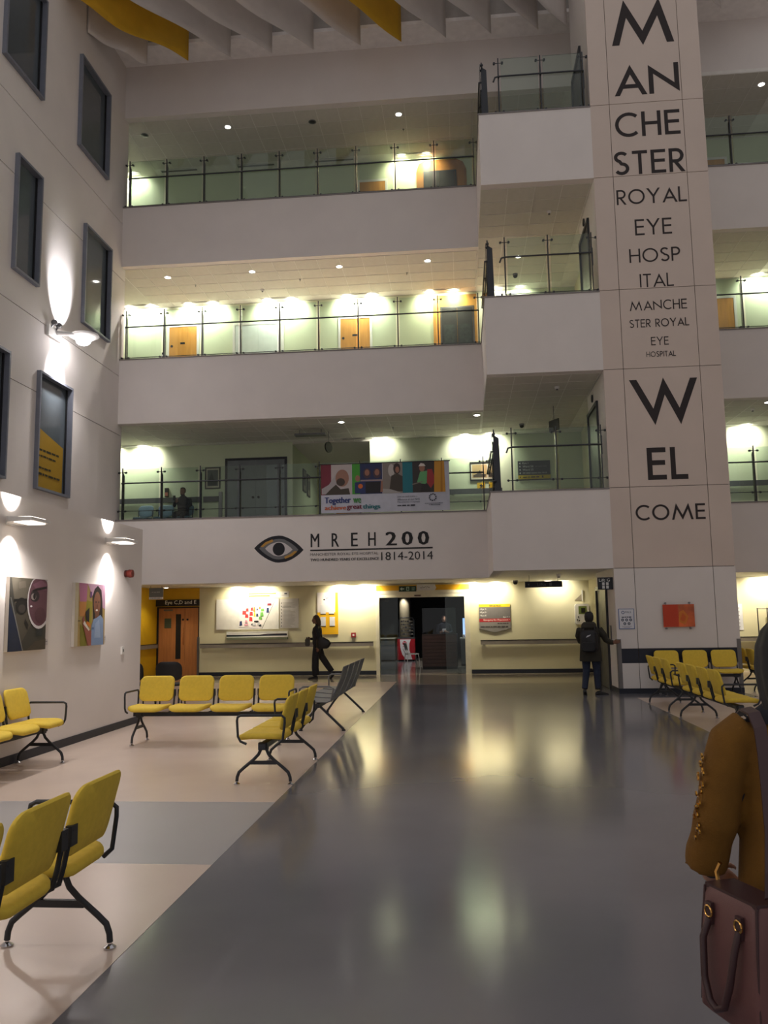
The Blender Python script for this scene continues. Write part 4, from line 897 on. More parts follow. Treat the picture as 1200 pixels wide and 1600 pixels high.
sh = [('p', (206, 178, 30), rc(0, 0, 0.9, 0.11))] + [('t', (206, 206, 200), s_, 0.13, z, 0.13+l, z+0.06) for s_, z, l in (('Eye I', 0.42, 0.16), ('Ward 54', 0.33, 0.3), ('Ward 55', 0.235, 0.3))] + scrawl((150, 150, 146), 0.13, 0.15, 0.80, 0.19, 8) + scrawl((110, 110, 108), 0.48, 0.34, 0.82, 0.37, 9)
sh += [('p', (206, 206, 200), [(0.03, z+0.03), (0.07, z+0.06), (0.07, z)]) for z in (0.42, 0.33, 0.235, 0.14)] + [('p', (40, 36, 20), [(0.03,0.055),(0.07,0.085),(0.07,0.025)]), ] + scrawl((50, 44, 20), 0.13, 0.035, 0.6, 0.075, 10) + [('p', (50, 44, 20), rc(0.66, 0.03, 0.70, 0.085))]
prints('lettering', sh, (0, -0.04, 0), *FCAM, wf)
gd = wall_door('grey unlit double door on the first gallery', -6.75, -5.05, z2, 2.15, mat('grey_door', (124, 130, 132), 0.35), M_dsteel, 2)
for x0, x1, lb in ((-11.0, -7.55, 'dark crash rail behind the blue chairs on the first gallery'), (-7.45, -7.0, 'short dark crash rail under the dark picture on the first gallery'), (-0.3, 1.2, 'dark crash rail under the sepia picture on the first gallery'), (6.2, 6.75, 'short dark crash rail right of the shaft on the first gallery'), (7.2, 9.6, 'long dark crash rail right of the shaft on the first gallery')):
    t = thing('crash_rail', lb, 'handrail', (x0, YB, 5.02), 0)
    MB().box((0, -0.08, 0), (x1-x0, -0.04, 0.15)).build('board', mat('dark_grey_rail', (84, 86, 88), 0.5), t)
    MB().box((0.1, -0.04, 0.03), (0.16, -0.002, 0.12)).build('bracket', M_dsteel, t)
    MB().box((x1-x0-0.16, -0.04, 0.03), (x1-x0-0.1, -0.002, 0.12)).build('bracket', M_dsteel, t)
struct(MB().box((-7.0, YB-0.05, z2), (-6.9, YB, 5.3)).box((7.0, YB-0.25, z2), (7.18, YB, 5.25)).build('trim_door_guards', M_steel))
ph = thing('ceiling_panel_light', 'flat grey panel light hung under the first gallery ceiling', 'ceiling light', (-4.0, 21.9, 6.52), 0)
MB().box((-0.42, -0.12, 0), (0.42, 0.12, 0.05)).build('housing', M_steel, ph)
for x in (-0.3, 0.3): MB().cyl((x, 0, 0.05), (x, 0, 0.18), 0.01, 6).build('hanger', M_steel, ph)
ck = thing('hanging_round_sign', 'small round sign hung edge-on from the first gallery ceiling', 'sign', (-3.55, 22.2, 6.25), 0.0)
MB().tube([(-0.01, 0.02, 0), (0.01, -0.02, 0)], 0.15, 18).build('disc', M_black, ck, True)
MB().cyl((0, 0, 0.14), (0, 0, 0.45), 0.008, 6).build('hanger', M_steel, ck)
ck.rotation_euler = (0, 0, 0.6)
cl2 = thing('hanging_round_sign', 'dark sign hung edge-on in the first gallery lift lobby', 'sign', (2.35, 20.3, 6.2), 0.5)
MB().box((-0.012, -0.2, -0.14), (0.012, 0.2, 0.14)).build('panel', M_black, cl2)
MB().cyl((0, 0, 0.14), (0, 0, 0.49), 0.008, 6).build('hanger', M_steel, cl2)
for i, (y, z) in enumerate(((25.0, 5.5), (25.7, 5.45))):
    t = thing('framed_picture', 'framed picture on the passage wall, %s the gallery' % ('nearer' if i == 0 else 'farther from'), 'picture', (-4.82, y, z), 0)
    MB().box((0.002, 0, 0), (0.03, 0.5, 0.7)).build('frame', M_black, t)
    prints('picture_print', [('p', (120, 116, 96), rc(0.04, 0.04, 0.46, 0.66)), ('p', (60, 60, 54), rc(0.14, 0.2, 0.36, 0.5))], (0.03, 0, 0), *FRIGHT, t)
pd = thing('door', 'wooden door at the far end of the first gallery passage', 'door', (-4.3, YB+5, z2), 0, 'gallery doors')
MB().box((-0.08, -0.03, 0), (0, -0.002, 2.15)).box((0.9, -0.03, 0), (0.98, -0.002, 2.15)).box((0, -0.03, 2.08), (0.9, -0.002, 2.15)).build('door_frame', M_white, pd)
MB().box((0, -0.02, 0), (0.9, -0.002, 2.08)).build('door_leaf', M_wood, pd)
spot_light('passage_glow', (-3.7, 26.2, 6.5), 25, 150, (0,0,0), (1, 0.97, 0.85), 0.8, 0.15)

# banner hung on the first gallery balustrade
bn = thing('banner', 'printed banner with photographs reading Together we achieve great things', 'banner', (-3.47, YP-0.045, 4.20), 0)
BW, BH = 3.22, 1.25
mb = MB(); nx_, nz_ = 24, 6; rows = []
for j in range(nz_+1):
    rows.append([mb.bm.verts.new((BW*i/nx_, 0.006*math.sin(i*1.3)*(1-j/nz_)*0, BH*j/nz_)) for i in range(nx_+1)])
for a, b in zip(rows, rows[1:]):
    for i in range(nx_): mb.bm.faces.new((a[i], a[i+1], b[i+1], b[i]))
bo = mb.build('cloth', mat('banner_white', (186, 188, 200), 0.7), bn); s_ = bo.modifiers.new('thickness', 'SOLIDIFY'); s_.thickness = 0.006; s_.offset = 0
skin = (150, 104, 84)
sh = [('p', (110, 32, 48), rc(0, 0.46, 0.26, 1.24)), ('p', (178, 168, 166), rc(0.26, 0.46, 0.78, 1.24)), ('p', (164, 158, 158), [(0.02,0.62),(0.2,0.72),(0.42,1.05),(0.5,1.0),(0.4,0.7),(0.3,0.48),(0.02,0.48)]),
      ('p', (150, 110, 92), ell(0.54, 0.88, 0.17, 0.22)), ('p', (66, 52, 44), ell(0.5, 0.78, 0.11, 0.10)), ('p', (64, 56, 46), [(0.1,0.46),(0.24,0.6),(0.38,0.72),(0.5,0.6),(0.7,0.62),(0.74,0.46)]),
      ('p', (64, 146, 44), rc(0.79, 0.46, 0.99, 1.24)), ('p', (34, 44, 84), rc(0.99, 0.46, 1.55, 1.24)), ('p', (150, 130, 130), rc(1.0, 0.78, 1.56, 0.82)), ('p', (70, 50, 60), ell(1.17, 0.98, 0.10, 0.13)), ('p', skin, ell(1.17, 1.0, 0.06, 0.08)), ('p', (70, 50, 60), ell(1.42, 0.98, 0.10, 0.13)), ('p', skin, ell(1.42, 1.0, 0.06, 0.08)),
      ('p', skin, ell(0.93, 0.86, 0.06, 0.08)), ('p', (36, 48, 96), [(0.86,0.48),(0.86,0.76),(1.1,0.78),(1.12,0.48)]), ('p', (206, 104, 40), ell(1.0, 0.66, 0.06, 0.06)), ('p', (26, 24, 28), rc(1.13, 0.48, 1.5, 0.76)), ('p', skin, [(1.5,0.5),(1.56,0.5),(1.56,0.78),(1.52,0.78)]),
      ('p', (128, 120, 112), rc(1.56, 0.46, 2.06, 1.24)), ('p', (182, 176, 170), ell(1.78, 1.04, 0.08, 0.16)), ('p', (62, 54, 46), [(1.72,0.5),(1.78,0.9),(1.92,0.96),(2.06,0.88),(2.06,0.5)]), ('p', (52, 40, 36), ell(1.92, 1.08, 0.09, 0.14)), ('p', skin, ell(1.93, 1.05, 0.05, 0.08)), ('p', (160, 156, 152), [(1.56,0.46),(1.56,0.58),(1.76,0.56),(2.0,0.48),(2.0,0.46)]),
      ('p', (22, 110, 122), rc(2.06, 0.46, 2.31, 1.24)), ('p', (52, 46, 44), rc(2.31, 0.46, 2.86, 1.24)), ('p', (96, 160, 104), [(2.42,0.72),(2.5,0.98),(2.68,1.0),(2.76,0.74),(2.6,0.66)]), ('p', skin, ell(2.55, 1.07, 0.07, 0.09)), ('p', (206, 196, 190), [(2.46,1.12),(2.52,1.2),(2.6,1.18),(2.64,1.12)]), ('p', (150, 44, 48), [(2.66,0.7),(2.68,1.04),(2.8,1.04),(2.88,0.74),(2.76,0.56)]), ('p', (40, 38, 36), [(2.5,0.48),(2.54,0.68),(2.7,0.66),(2.74,0.48)]), ('p', (120, 110, 100), [(2.3,0.68),(2.56,0.74),(2.56,0.72),(2.3,0.65)]), ('p', (196, 140, 42), [(2.84,0.46),(2.86,1.24),(3.10,1.24),(3.12,0.46)]), ('p', (170, 116, 30), [(3.0,0.46),(3.02,1.24),(3.06,1.24),(3.05,0.46)])]
for dx in (0, 0.008, 0.016):
    sh += [('t', (30, 48, 110), 'Together', 0.09+dx, 0.20, 0.74+dx, 0.40), ('t', (60, 130, 60), 'we', 0.81+dx, 0.24, 1.00+dx, 0.36), ('t', (190, 92, 50), 'achieve', 0.09+dx, 0.08, 0.62+dx, 0.19), ('t', (110, 30, 50), 'great', 0.65+dx, 0.055, 1.02+dx, 0.19), ('t', (20, 106, 112), 'things', 1.05+dx, 0.055, 1.48+dx, 0.20)]
sh += [('t', (70, 72, 84), s_, 1.92, z, x2, z+0.05) for s_, z, x2 in (('Join us and make a', 0.34, 2.42), ('difference at our NHS', 0.27, 2.48), ('Manchester hospitals', 0.20, 2.48))] + scrawl((40, 42, 54), 1.92, 0.125, 2.36, 0.165, 11)
sh += [('p', (60, 62, 74), [(2.80+0.10*math.cos(math.radians(a)), 0.33+0.10*math.sin(math.radians(a))), (2.80+0.10*math.cos(math.radians(a+24)), 0.33+0.10*math.sin(math.radians(a+24))), (2.80+0.065*math.cos(math.radians(a+24)), 0.33+0.065*math.sin(math.radians(a+24))), (2.80+0.065*math.cos(math.radians(a)), 0.33+0.065*math.sin(math.radians(a)))]) for a in range(0, 360, 36)]
sh += scrawl((90, 92, 104), 2.60, 0.172, 3.05, 0.19, 12) + scrawl((90, 92, 104), 2.70, 0.132, 2.98, 0.15, 13)
prints('banner_print', sh, (0, -0.004, 0), *FCAM, bn, base=0.001, step=0.0002)
MB().tube([(-0.06, 0, BH-0.01), (BW+0.03, 0, BH-0.01)], 0.014, 8).build('hanging_pole', M_black, bn)

# ================================================================== CAFÉ BEYOND THE DOORWAY
M_char = mat('charcoal_paint', (40, 42, 46), 0.7)
struct(MB().box((-4.4, YB+0.2, 0), (-4.2, 33.2, 2.6)).box((1.3, YB+0.2, 0), (1.5, 33.2, 2.6)).box((-4.4, 33.0, 0), (1.5, 33.2, 2.6)).build('wall_cafe', M_char))
struct(MB().box((-4.4, YB+0.2, 2.56), (1.5, 33.2, 2.66)).build('ceiling_cafe', M_char))
struct(MB().box((-9.2, YB+0.5, 0), (-7.4, YB+0.6, 2.6)).build('wall_behind_doors', M_char))
k = thing('kiosk', 'dark brown slatted serving kiosk with a dark glass screen in the café', 'counter', (-1.27, 25.6, 0), 0)
MB().box((0, 0.03, 0.08), (1.07, 1.0, 1.03)).build('body', mat('dark_walnut', (52, 34, 28), 0.4, var=0.2), k)
for i in range(9): MB().box((0.02, 0.0, 0.10+0.103*i), (1.05, 0.03, 0.19+0.103*i)).build('slat', mat('walnut_slat', (64, 40, 32), 0.4, var=0.2), k)
MB().box((0.02, 0.02, 0.0), (1.05, 0.98, 0.08)).build('plinth', M_black, k)
MB().box((0.0, 0.02, 1.03), (1.07, 1.0, 1.06)).build('counter_top', mat('dark_walnut', (52, 34, 28), 0.4, var=0.2), k)
MB().box((0.02, 0.04, 1.06), (1.05, 0.052, 1.85)).build('glass_screen', glassmat('dark_glass', (0.6, 0.63, 0.64)), k)
fz = thing('ice_cream_freezer', 'red and white ice cream freezer with a heart badge in the café', 'freezer', (-2.42, 30.6, 0), 0)
MB().box((0, 0.01, 0.05), (0.64, 0.7, 0.80)).build('cabinet', mat('freezer_red', (170, 28, 40), 0.35), fz)
MB().box((0, 0.01, 0.80), (0.64, 0.7, 0.86)).build('lid', M_steel, fz)
MB().box((0.03, 0.05, 0.0), (0.61, 0.66, 0.05)).build('base', M_black, fz)
prints('freezer_print', [('p', (224, 222, 222), [(0.10,0.78),(0.50,0.78),(0.44,0.62),(0.44,0.4),(0.54,0.06),(0.30,0.06),(0.17,0.25),(0.11,0.5)]), ('p', (190, 40, 60), ell(0.27, 0.64, 0.075, 0.08)), ('p', (224, 222, 222), [(0.27,0.585),(0.22,0.65),(0.245,0.685),(0.27,0.665),(0.295,0.685),(0.32,0.65)]), ('p', (190, 40, 60), [(0.27,0.61),(0.24,0.65),(0.255,0.67),(0.27,0.65),(0.285,0.67),(0.30,0.65)]), ('p', (170, 40, 56), rc(0.2, 0.51, 0.34, 0.53))], (0, 0.01, 0), *FCAM, fz)
rk = thing('bottle_rack', 'steel arched rack with rows of goods on the freezer in the café', 'rack', (-2.35, 30.85, 0.86), 0)
MB().tube([(0, 0, 0), (0, 0, 0.62), (0.05, 0, 0.70), (0.49, 0, 0.70), (0.54, 0, 0.62), (0.54, 0, 0)], 0.022, 8).build('arch_frame', M_steel, rk, True)
for i in range(5):
    sh_ = MB().box((0.03, -0.04, 0.08+0.115*i), (0.51, 0.16, 0.09+0.115*i)).build('shelf', M_steel, rk)
    for j in range(6): MB().box((0.06+0.075*j, -0.03, 0.09+0.115*i), (0.12+0.075*j, 0.05, 0.14+0.115*i+0.02*((i*j) % 3 == 1))).build('packet', mat('packet_%d' % ((i+j) % 3), [(84, 78, 66), (50, 52, 56), (104, 100, 92)][(i+j) % 3], 0.5), sh_)
ct = thing('cafe_counter', 'grey café counter with a pale top at the left of the doorway', 'counter', (-4.15, 30.6, 0), 0)
MB().box((0, 0, 0.05), (1.65, 0.8, 0.80)).build('body', mat('counter_grey', (96, 98, 104), 0.5), ct)
MB().box((-0.02, -0.03, 0.80), (1.67, 0.82, 0.84)).build('counter_top', mat('pale_top', (190, 186, 180), 0.4), ct)
MB().box((0.02, 0.03, 0.0), (1.63, 0.78, 0.05)).build('plinth', M_black, ct)
pl = thing('cafe_column', 'pale lit column behind the café freezer', 'column', (-2.45, 32.0, 0), 0)
MB().lathe((0.22, 0.22, 0), [(0.22, 0), (0.22, 2.55)], 20).build('shaft', mat('pale_column', (170, 160, 140), 0.5), pl, True)
MB().lathe((0.22, 0.22, 0), [(0.235, 0), (0.235, 0.1), (0.222, 0.1)], 20).build('skirting', M_black, pl, True)
spot_light('cafe_column_light', (-2.3, 31.7, 2.5), 45, 70, (0.35, 0, 0), (1, 0.95, 0.8), 0.5, 0.03)
spot_light('cafe_spot', (-1.3, 24.9, 2.5), 45, 150, (0, 0, 0), (1, 0.95, 0.9), 0.7, 0.05)  # bare spot without a fixture, placed to brighten the kiosk front
spot_light('cafe_spot', (-2.3, 29.6, 2.5), 90, 120, (0, 0, 0), (1, 0.95, 0.9), 0.7, 0.05)
spot_light('cafe_spot', (0.4, 26.9, 2.5), 40, 100, (0, 0, 0), (0.8, 0.9, 1), 0.7, 0.05)
for x, y in ((-1.2, 27.5), (-0.95, 28.3), (-0.5, 27.6), (-0.75, 29.0)):
    t = thing('cafe_downlight', 'small dim downlight in the dark café ceiling', 'downlight', (x, y, 2.56), 0, 'café downlights')
    MB().lathe((0,0,0), [(0.06,-0.001),(0.075,-0.006),(0.06,-0.014)], 12).build('trim_ring', M_steel, t, True)
    MB().lathe((0,0,0), [(0.055,-0.012),(0.05,-0.02)], 12).build('lens', emat('dim_lamp', (255, 240, 220), 1.6), t)
def cafe_chair(x, y, rz, label):
    t = thing('cafe_chair', label, 'chair', (x, y, 0), rz); m = mat('cafe_white', (222, 220, 214), 0.4)
    MB().prism(rrect(0.38, 0.38, 0.06), (0, 0, 0.43), UX, UY, UZ, 0.03).build('seat', m, t)
    MB().loft([[(0.17*s, 0.2+dy+0.04*s*s*-1, z) for s in (-1,-0.5,0,0.5,1)] + [(0.17*s, 0.215+dy-0.04*s*s, z) for s in (1,0.5,0,-0.5,-1)] for z, dy in ((0.56, 0), (0.66, 0.02), (0.78, 0.05))]).build('backrest', m, t)
    for sx in (-1, 1):
        MB().tube([(sx*0.17, -0.16, 0.44), (sx*0.2, -0.2, 0)], 0.012, 6).build('leg', m, t)
        MB().tube([(sx*0.17, 0.24, 0.6), (sx*0.17, 0.17, 0.44), (sx*0.2, 0.24, 0)], 0.012, 6).build('leg', m, t)
    return t
cafe_chair(-1.62, 26.3, 1.9, 'white café chair beside the dark kiosk')
dc = thing('display_counter', 'lit display counter with cups at the right of the café doorway', 'counter', (-0.1, 27.0, 0), 0)
MB().box((0, 0, 0.08), (1.3, 0.7, 0.86)).build('body', mat('counter_grey', (96, 98, 104), 0.5), dc)
MB().box((-0.02, -0.02, 0.86), (1.32, 0.72, 0.9)).build('counter_top', mat('pale_top', (190, 186, 180), 0.4), dc)
MB().box((0.0, 0.02, 0.0), (1.3, 0.7, 0.08)).build('plinth', M_black, dc)
dl = thing('display_light', 'small blue lit display standing on the café counter', 'display', (0.0, 27.52, 0.902), 0)
MB().box((-0.03, -0.05, 0), (0.12, 0.05, 0.03)).build('foot', M_black, dl)
MB().box((-0.02, -0.02, 0.03), (0.11, 0.02, 0.62)).build('light_panel', emat('blue_display', (120, 160, 255), 1.2), dl)
for i in range(7):
    cp = thing('paper_cup', 'small %s paper cup on the café display counter' % ('pale' if i % 2 == 0 else 'red'), 'cup', (0.0+0.075*(i % 4), 27.1+0.09*(i//4), 0.902), 0, 'cups on the display counter')
    MB().lathe((0,0,0), [(0.025,0),(0.034,0.09)], 10).build('cup_body', mat('cup_%d' % (i % 2), [(216, 204, 196), (190, 120, 110)][i % 2], 0.6), cp, True)
    MB().lathe((0,0,0.09), [(0.037,0),(0.037,0.012),(0.03,0.016)], 10).build('cup_lid', M_white, cp, True)

# ================================================================== SEATING
M_ch = mat('charcoal_frame', (50, 52, 56), 0.45, 0.4)
def pad(w_, h_, t_, r_, fn, n=5):
    """upholstered pad: rounded-rectangle shell, deformed by fn(u, v, d) -> point"""
    mb = MB(); rings = []
    for k, (sc, d) in enumerate(((0.0, 0.5), (0.5, 0.5), (0.88, 0.46), (0.97, 0.32), (1.0, 0.08), (1.0, -0.2), (0.95, -0.42), (0.5, -0.5), (0.0, -0.5))):
        if sc == 0.0:
            rings.append(None); rings[-1] = [fn(0, 0, d*t_)]; continue
        rings.append([fn(a*sc, b*sc, d*t_) for a, b in rrect(w_, h_, r_, n)])
    bm = mb.bm
    R = [[bm.verts.new(p) for p in r] for r in rings]
    N_ = len(R[1])
    for i in range(N_):
        j = (i+1) % N_
        bm.faces.new((R[0][0], R[1][i], R[1][j])); bm.faces.new((R[-1][0], R[-2][j], R[-2][i]))
        for a, b in zip(R[1:-2], R[2:-1]): bm.faces.new((a[i], b[i], b[j], a[j]))
    return mb
PITCH = 0.55
def f_seat(u, v, d):     # v<0 is the front
    z = 0.452 + d - 0.9*max(0, -v-0.10)**2 - 0.25*max(0, v-0.05)**2 + 0.02*abs(u/0.24)**2
    return (u, v-0.02, z)
def f_back(u, v, d):
    z = 0.685 + v; y = 0.215 + 0.26*v - d + (-0.5*u*u) + 0.03
    return (u, y, z)
SEAT_ME = pad(0.49, 0.47, 0.062, 0.10, f_seat).mesh('seat', M_yfab, True)
BACK_ME = pad(0.475, 0.33, 0.045, 0.075, f_back).mesh('backrest', M_yfab, True)
def bracket_mesh(s):
    mb = MB(); x = s*0.243
    mb.tube([(x, 0.02, 0.39), (x, 0.12, 0.39), (x, 0.185, 0.42), (x, 0.205, 0.50), (x, 0.235, 0.66)], 0.013, 8)
    mb.box((x-0.016-0.03*(s > 0), 0.215, 0.585), (x+0.016+0.03*(s < 0), 0.245, 0.675))
    return mb.mesh('back_bracket', M_ch, True)
BR = {s: bracket_mesh(s) for s in (-1, 1)}
def leg_mesh():
    mb = MB()
    for s in (-1, 1):
        mb.tube([(0, s*0.028, 0.39), (0, s*0.03, 0.33), (0, s*0.05, 0.285), (0, s*0.10, 0.235), (0, s*0.20, 0.155), (0, s*0.245, 0.115), (0, s*0.262, 0.07), (0, s*0.266, 0.03)], 0.016, 8)
    mb.box((-0.012, -0.13, 0.19), (0.012, 0.13, 0.225))
    mb.box((-0.035, -0.045, 0.33), (0.035, 0.045, 0.40))
    return mb.mesh('leg', M_ch, True)
LEG = leg_mesh()
FOOT = MB().lathe((0, 0, 0), [(0.03, 0.002), (0.031, 0.008), (0.016, 0.018), (0.010, 0.022), (0.010, 0.04)], 12).mesh('foot', M_chrome, True)
ARM = MB().tube([(0, 0.17, 0.40), (0, 0.215, 0.44), (0, 0.235, 0.60), (0, 0.235, 0.645), (0, 0.205, 0.67), (0, -0.20, 0.67), (0, -0.23, 0.655), (0, -0.235, 0.62), (0, -0.225, 0.47), (0, -0.20, 0.425), (0, -0.14, 0.40)], 0.0125, 8).mesh('armrest', M_ch, True)
def beam_seat(label, x, y, rz, n, arms=(True, True), legs=None):
    """row of n seats along local +x starting at (x, y), facing local -y"""
    t = thing('beam_seating', label, 'seating', (x, y, 0.002), rz, 'yellow beam seating'); L = n*PITCH
    MB().box((0.05, -0.035, 0.345), (L-0.05, 0.035, 0.395)).build('beam', M_ch, t)
    for i in range(n):
        cx = PITCH*(i+0.5)
        s_ = mobj('seat', SEAT_ME, t, (cx, 0, 0)); b_ = mobj('backrest', BACK_ME, t, (cx, 0, 0))
        for k in (-1, 1):
            if (i == 0 and k < 0 and arms[0]) or (i == n-1 and k > 0 and arms[1]): continue
            mobj('back_bracket', BR[k], b_)
    for lx in (legs or (0.13, L-0.13)):
        g = mobj('leg', LEG, t, (lx, 0, 0))
        for s in (-1, 1): mobj('foot', FOOT, g, (0, s*0.266, 0))
    for e, on in ((0.012, arms[0]), (L-0.012, arms[1])):
        if on: mobj('armrest', ARM, t, (e, 0, 0))
    return t
# facing -X: local x runs along -Y ; facing +X: local x runs along +Y
def facing_left(label, xc, y0, y1_n, **k): return beam_seat(label, xc, y0 + y1_n*PITCH, -PI/2, y1_n, **k)
def facing_right(label, xc, y0, n, **k): return beam_seat(label, xc, y0, PI/2, n, **k)
facing_left('nearest row of yellow beam seating, its back to the grey walkway', -2.045, 4.32-4*PITCH, 4)
facing_left('row of three yellow beam seats standing in front of the grey metal bench', -1.98, 8.09, 3)
beam_seat('row of four yellow beam seats facing the camera near the low white wall', -4.44, 10.95, 0, 4)
facing_right('row of yellow beam seating against the low white wall', -4.88, 9.55-4*PITCH, 4)
facing_right('row of four yellow beam seats nearest the woman in mustard, facing away right', 3.51, 11.2, 4)
facing_right('row of three yellow beam seats just beyond, facing right, close to the shaft', 3.52, 13.92, 3)
beam_seat('row of three yellow beam seats against the lettered shaft', 3.72, 16.98, 0, 3, arms=(True, False))
facing_right('pair of yellow beam seats behind the right corner of the shaft', 5.98, 17.3, 2)

# grey metal bench
def metal_bench(label, xc, y0, n, pitch=0.66):
    t = thing('metal_bench', label, 'bench', (xc, y0+n*pitch, 0.002), -PI/2)
    M_perf = mat('grey_perforated_steel', (100, 102, 106), 0.55, 0.1, var=0.1, scale=60)
    prof = [(-0.27, 0.40), (-0.25, 0.425), (-0.05, 0.405), (0.13, 0.395), (0.20, 0.42), (0.24, 0.50), (0.33, 0.72), (0.385, 0.90), (0.375, 0.905), (0.32, 0.725), (0.228, 0.505), (0.19, 0.43), (0.13, 0.408), (-0.05, 0.418), (-0.25, 0.44), (-0.28, 0.41)]
    me = MB().loft([[(x, a, b) for a, b in prof] for x in (-0.27, -0.26, 0.26, 0.27)]).mesh('seat_shell', M_perf)
    for i in range(n):
        s_ = mobj('seat_shell', me, t, (pitch*(i+0.5), 0, 0))
    MB().box((0.05, -0.03, 0.33), (n*pitch-0.05, 0.03, 0.385)).build('beam', M_ch, t)
    for lx in (0.15, n*pitch-0.15):
        MB().tube([(lx, 0.0, 0.36), (lx, 0.17, 0.20), (lx, 0.36, 0.02)], 0.018, 8).tube([(lx, 0.0, 0.36), (lx, -0.13, 0.20), (lx, -0.26, 0.02)], 0.018, 8).build('leg', M_ch, t)
        for yy in (0.36, -0.26): MB().lathe((lx, yy, 0), [(0.028, 0.0), (0.028, 0.012), (0.015, 0.025)], 10).build('foot', M_black, t, True)
    ch = mat('chrome', (200, 200, 205), 0.12, 1.0)
    for e in (0.02, n*pitch-0.02): MB().tube([(e, 0.2, 0.42), (e, 0.24, 0.60), (e, 0.18, 0.63), (e, -0.2, 0.63), (e, -0.25, 0.60), (e, -0.25, 0.43)], 0.013, 8).build('armrest', M_steel, t, True)
    return t
metal_bench('dark grey perforated metal bench seen from behind', -2.10, 11.9, 4)

# black stacking chairs by the doors, blue chairs on the gallery
def stack_chair(name, label, x, y, z, rz, m, leg, group=None):
    t = thing(name, label, 'chair', (x, y, z), rz, group)
    pad(0.46, 0.44, 0.05, 0.09, lambda u, v, d: (u, v, 0.45+d+0.25*u*u)).build('seat', m, t, True)
    pad(0.46, 0.34, 0.04, 0.12, lambda u, v, d: (u, 0.24+0.2*v-d-0.6*u*u+0.05, 0.70+v)).build('backrest', m, t, True)
    for sx in (-1, 1):
        MB().tube([(sx*0.2, 0.25, 0.72), (sx*0.21, 0.2, 0.44), (sx*0.23, 0.25, 0.0)], 0.012, 6).build('leg', leg, t, True)
        MB().tube([(sx*0.2, 0.18, 0.43), (sx*0.21, -0.18, 0.43), (sx*0.23, -0.24, 0.0)], 0.012, 6).build('leg', leg, t, True)
    return t
stack_chair('stacking_chair', 'black stacking chair behind the yellow row, nearer the doors', -5.30, 14.9, 0.002, PI+0.2, M_black, M_black, 'black stacking chairs')
stack_chair('stacking_chair', 'black stacking chair half hidden behind the low wall corner', -5.95, 15.0, 0.002, PI-0.1, M_black, M_black, 'black stacking chairs')
M_blue = mat('pale_blue_vinyl', (104, 130, 150), 0.5)
stack_chair('gallery_chair', 'pale blue chair on the first gallery, left of the pair', -9.1, 23.0, 4.064, 0, M_blue, M_dsteel, 'blue gallery chairs').scale = (1, 1, 1.0)
stack_chair('gallery_chair', 'pale blue chair on the first gallery, beside the seated person', -8.5, 23.0, 4.064, 0, M_blue, M_dsteel, 'blue gallery chairs')
stack_chair('gallery_chair', 'pale blue chair under the seated person on the first gallery', -7.9, 23.0, 4.064, 0, M_blue, M_dsteel, 'blue gallery chairs')

# wire roll cage and paper notice at the right
rcg = thing('roll_cage', 'wire roll cage holding pale sacks at the right edge', 'trolley', (7.62, 21.9, 0), 0)
for x in (0, 0.42, 0.85):
    for y in (0, 0.7):
        if x == 0.42 and y: continue
        MB().tube([(x, y, 0.14), (x, y, 1.68)], 0.016, 8).build('upright', M_steel, rcg, True)
for z in (0.2, 0.66, 1.1, 1.66):
    MB().tube([(0.85, 0.7, z), (0, 0.7, z), (0, 0, z), (0.85, 0, z)], 0.011, 6).build('rail', M_steel, rcg)
for i in range(7): MB().cyl((0.06+0.115*i, 0, 0.66), (0.06+0.115*i, 0, 1.66), 0.004, 5).build('wire', M_steel, rcg)
MB().box((0.0, 0.0, 0.12), (0.85, 0.7, 0.16)).build('base', M_dsteel, rcg)
for x in (0.08, 0.77):
    for y in (0.08, 0.62): MB().cyl((x-0.02, y, 0.06), (x+0.02, y, 0.06), 0.058, 12).build('castor', M_black, rcg, True)
sk = thing('linen_sack', 'pale linen sack inside the wire roll cage', 'sack', (8.05, 22.25, 0.162), 0)
mb = MB(); mb.loft([[(0.34*s*math.copysign(abs(math.cos(2*PI*k/20))**0.6, math.cos(2*PI*k/20)), 0.28*s*math.copysign(abs(math.sin(2*PI*k/20))**0.6, math.sin(2*PI*k/20)), z) for k in range(20)] for z, s in ((0, 0.9), (0.1, 1.0), (0.5, 0.98), (0.9, 1.02), (1.25, 0.95), (1.4, 0.7))])
mb.build('bag_body', mat('linen', (206, 196, 160), 0.85, bump=0.3, bscale=12), sk, True)
MB().box((-0.26, -0.295, 1.0), (-0.10, -0.285, 1.2)).build('tag', mat('grey_tag', (120, 116, 104), 0.6), sk)
MB().box((0.1, -0.295, 1.02), (0.26, -0.285, 1.2)).build('tag', M_dsteel, sk)
nt_ = wallbox('paper_notice', 'white paper notice on the wall beside the roll cage', 'notice', 7.25, YB, 1.1, 0.28, 0.7, doc, 0.012, 'sheet')
prints('notice_lines', [('p', (140, 130, 130), rc(0.04, 0.08+0.1*i, 0.2, 0.1+0.1*i)) for i in range(6)], (0, -0.012, 0), *FCAM, nt_)
handrail('grey handrail on the wall behind the wire roll cage', (6.3, YB), (10.5, YB))

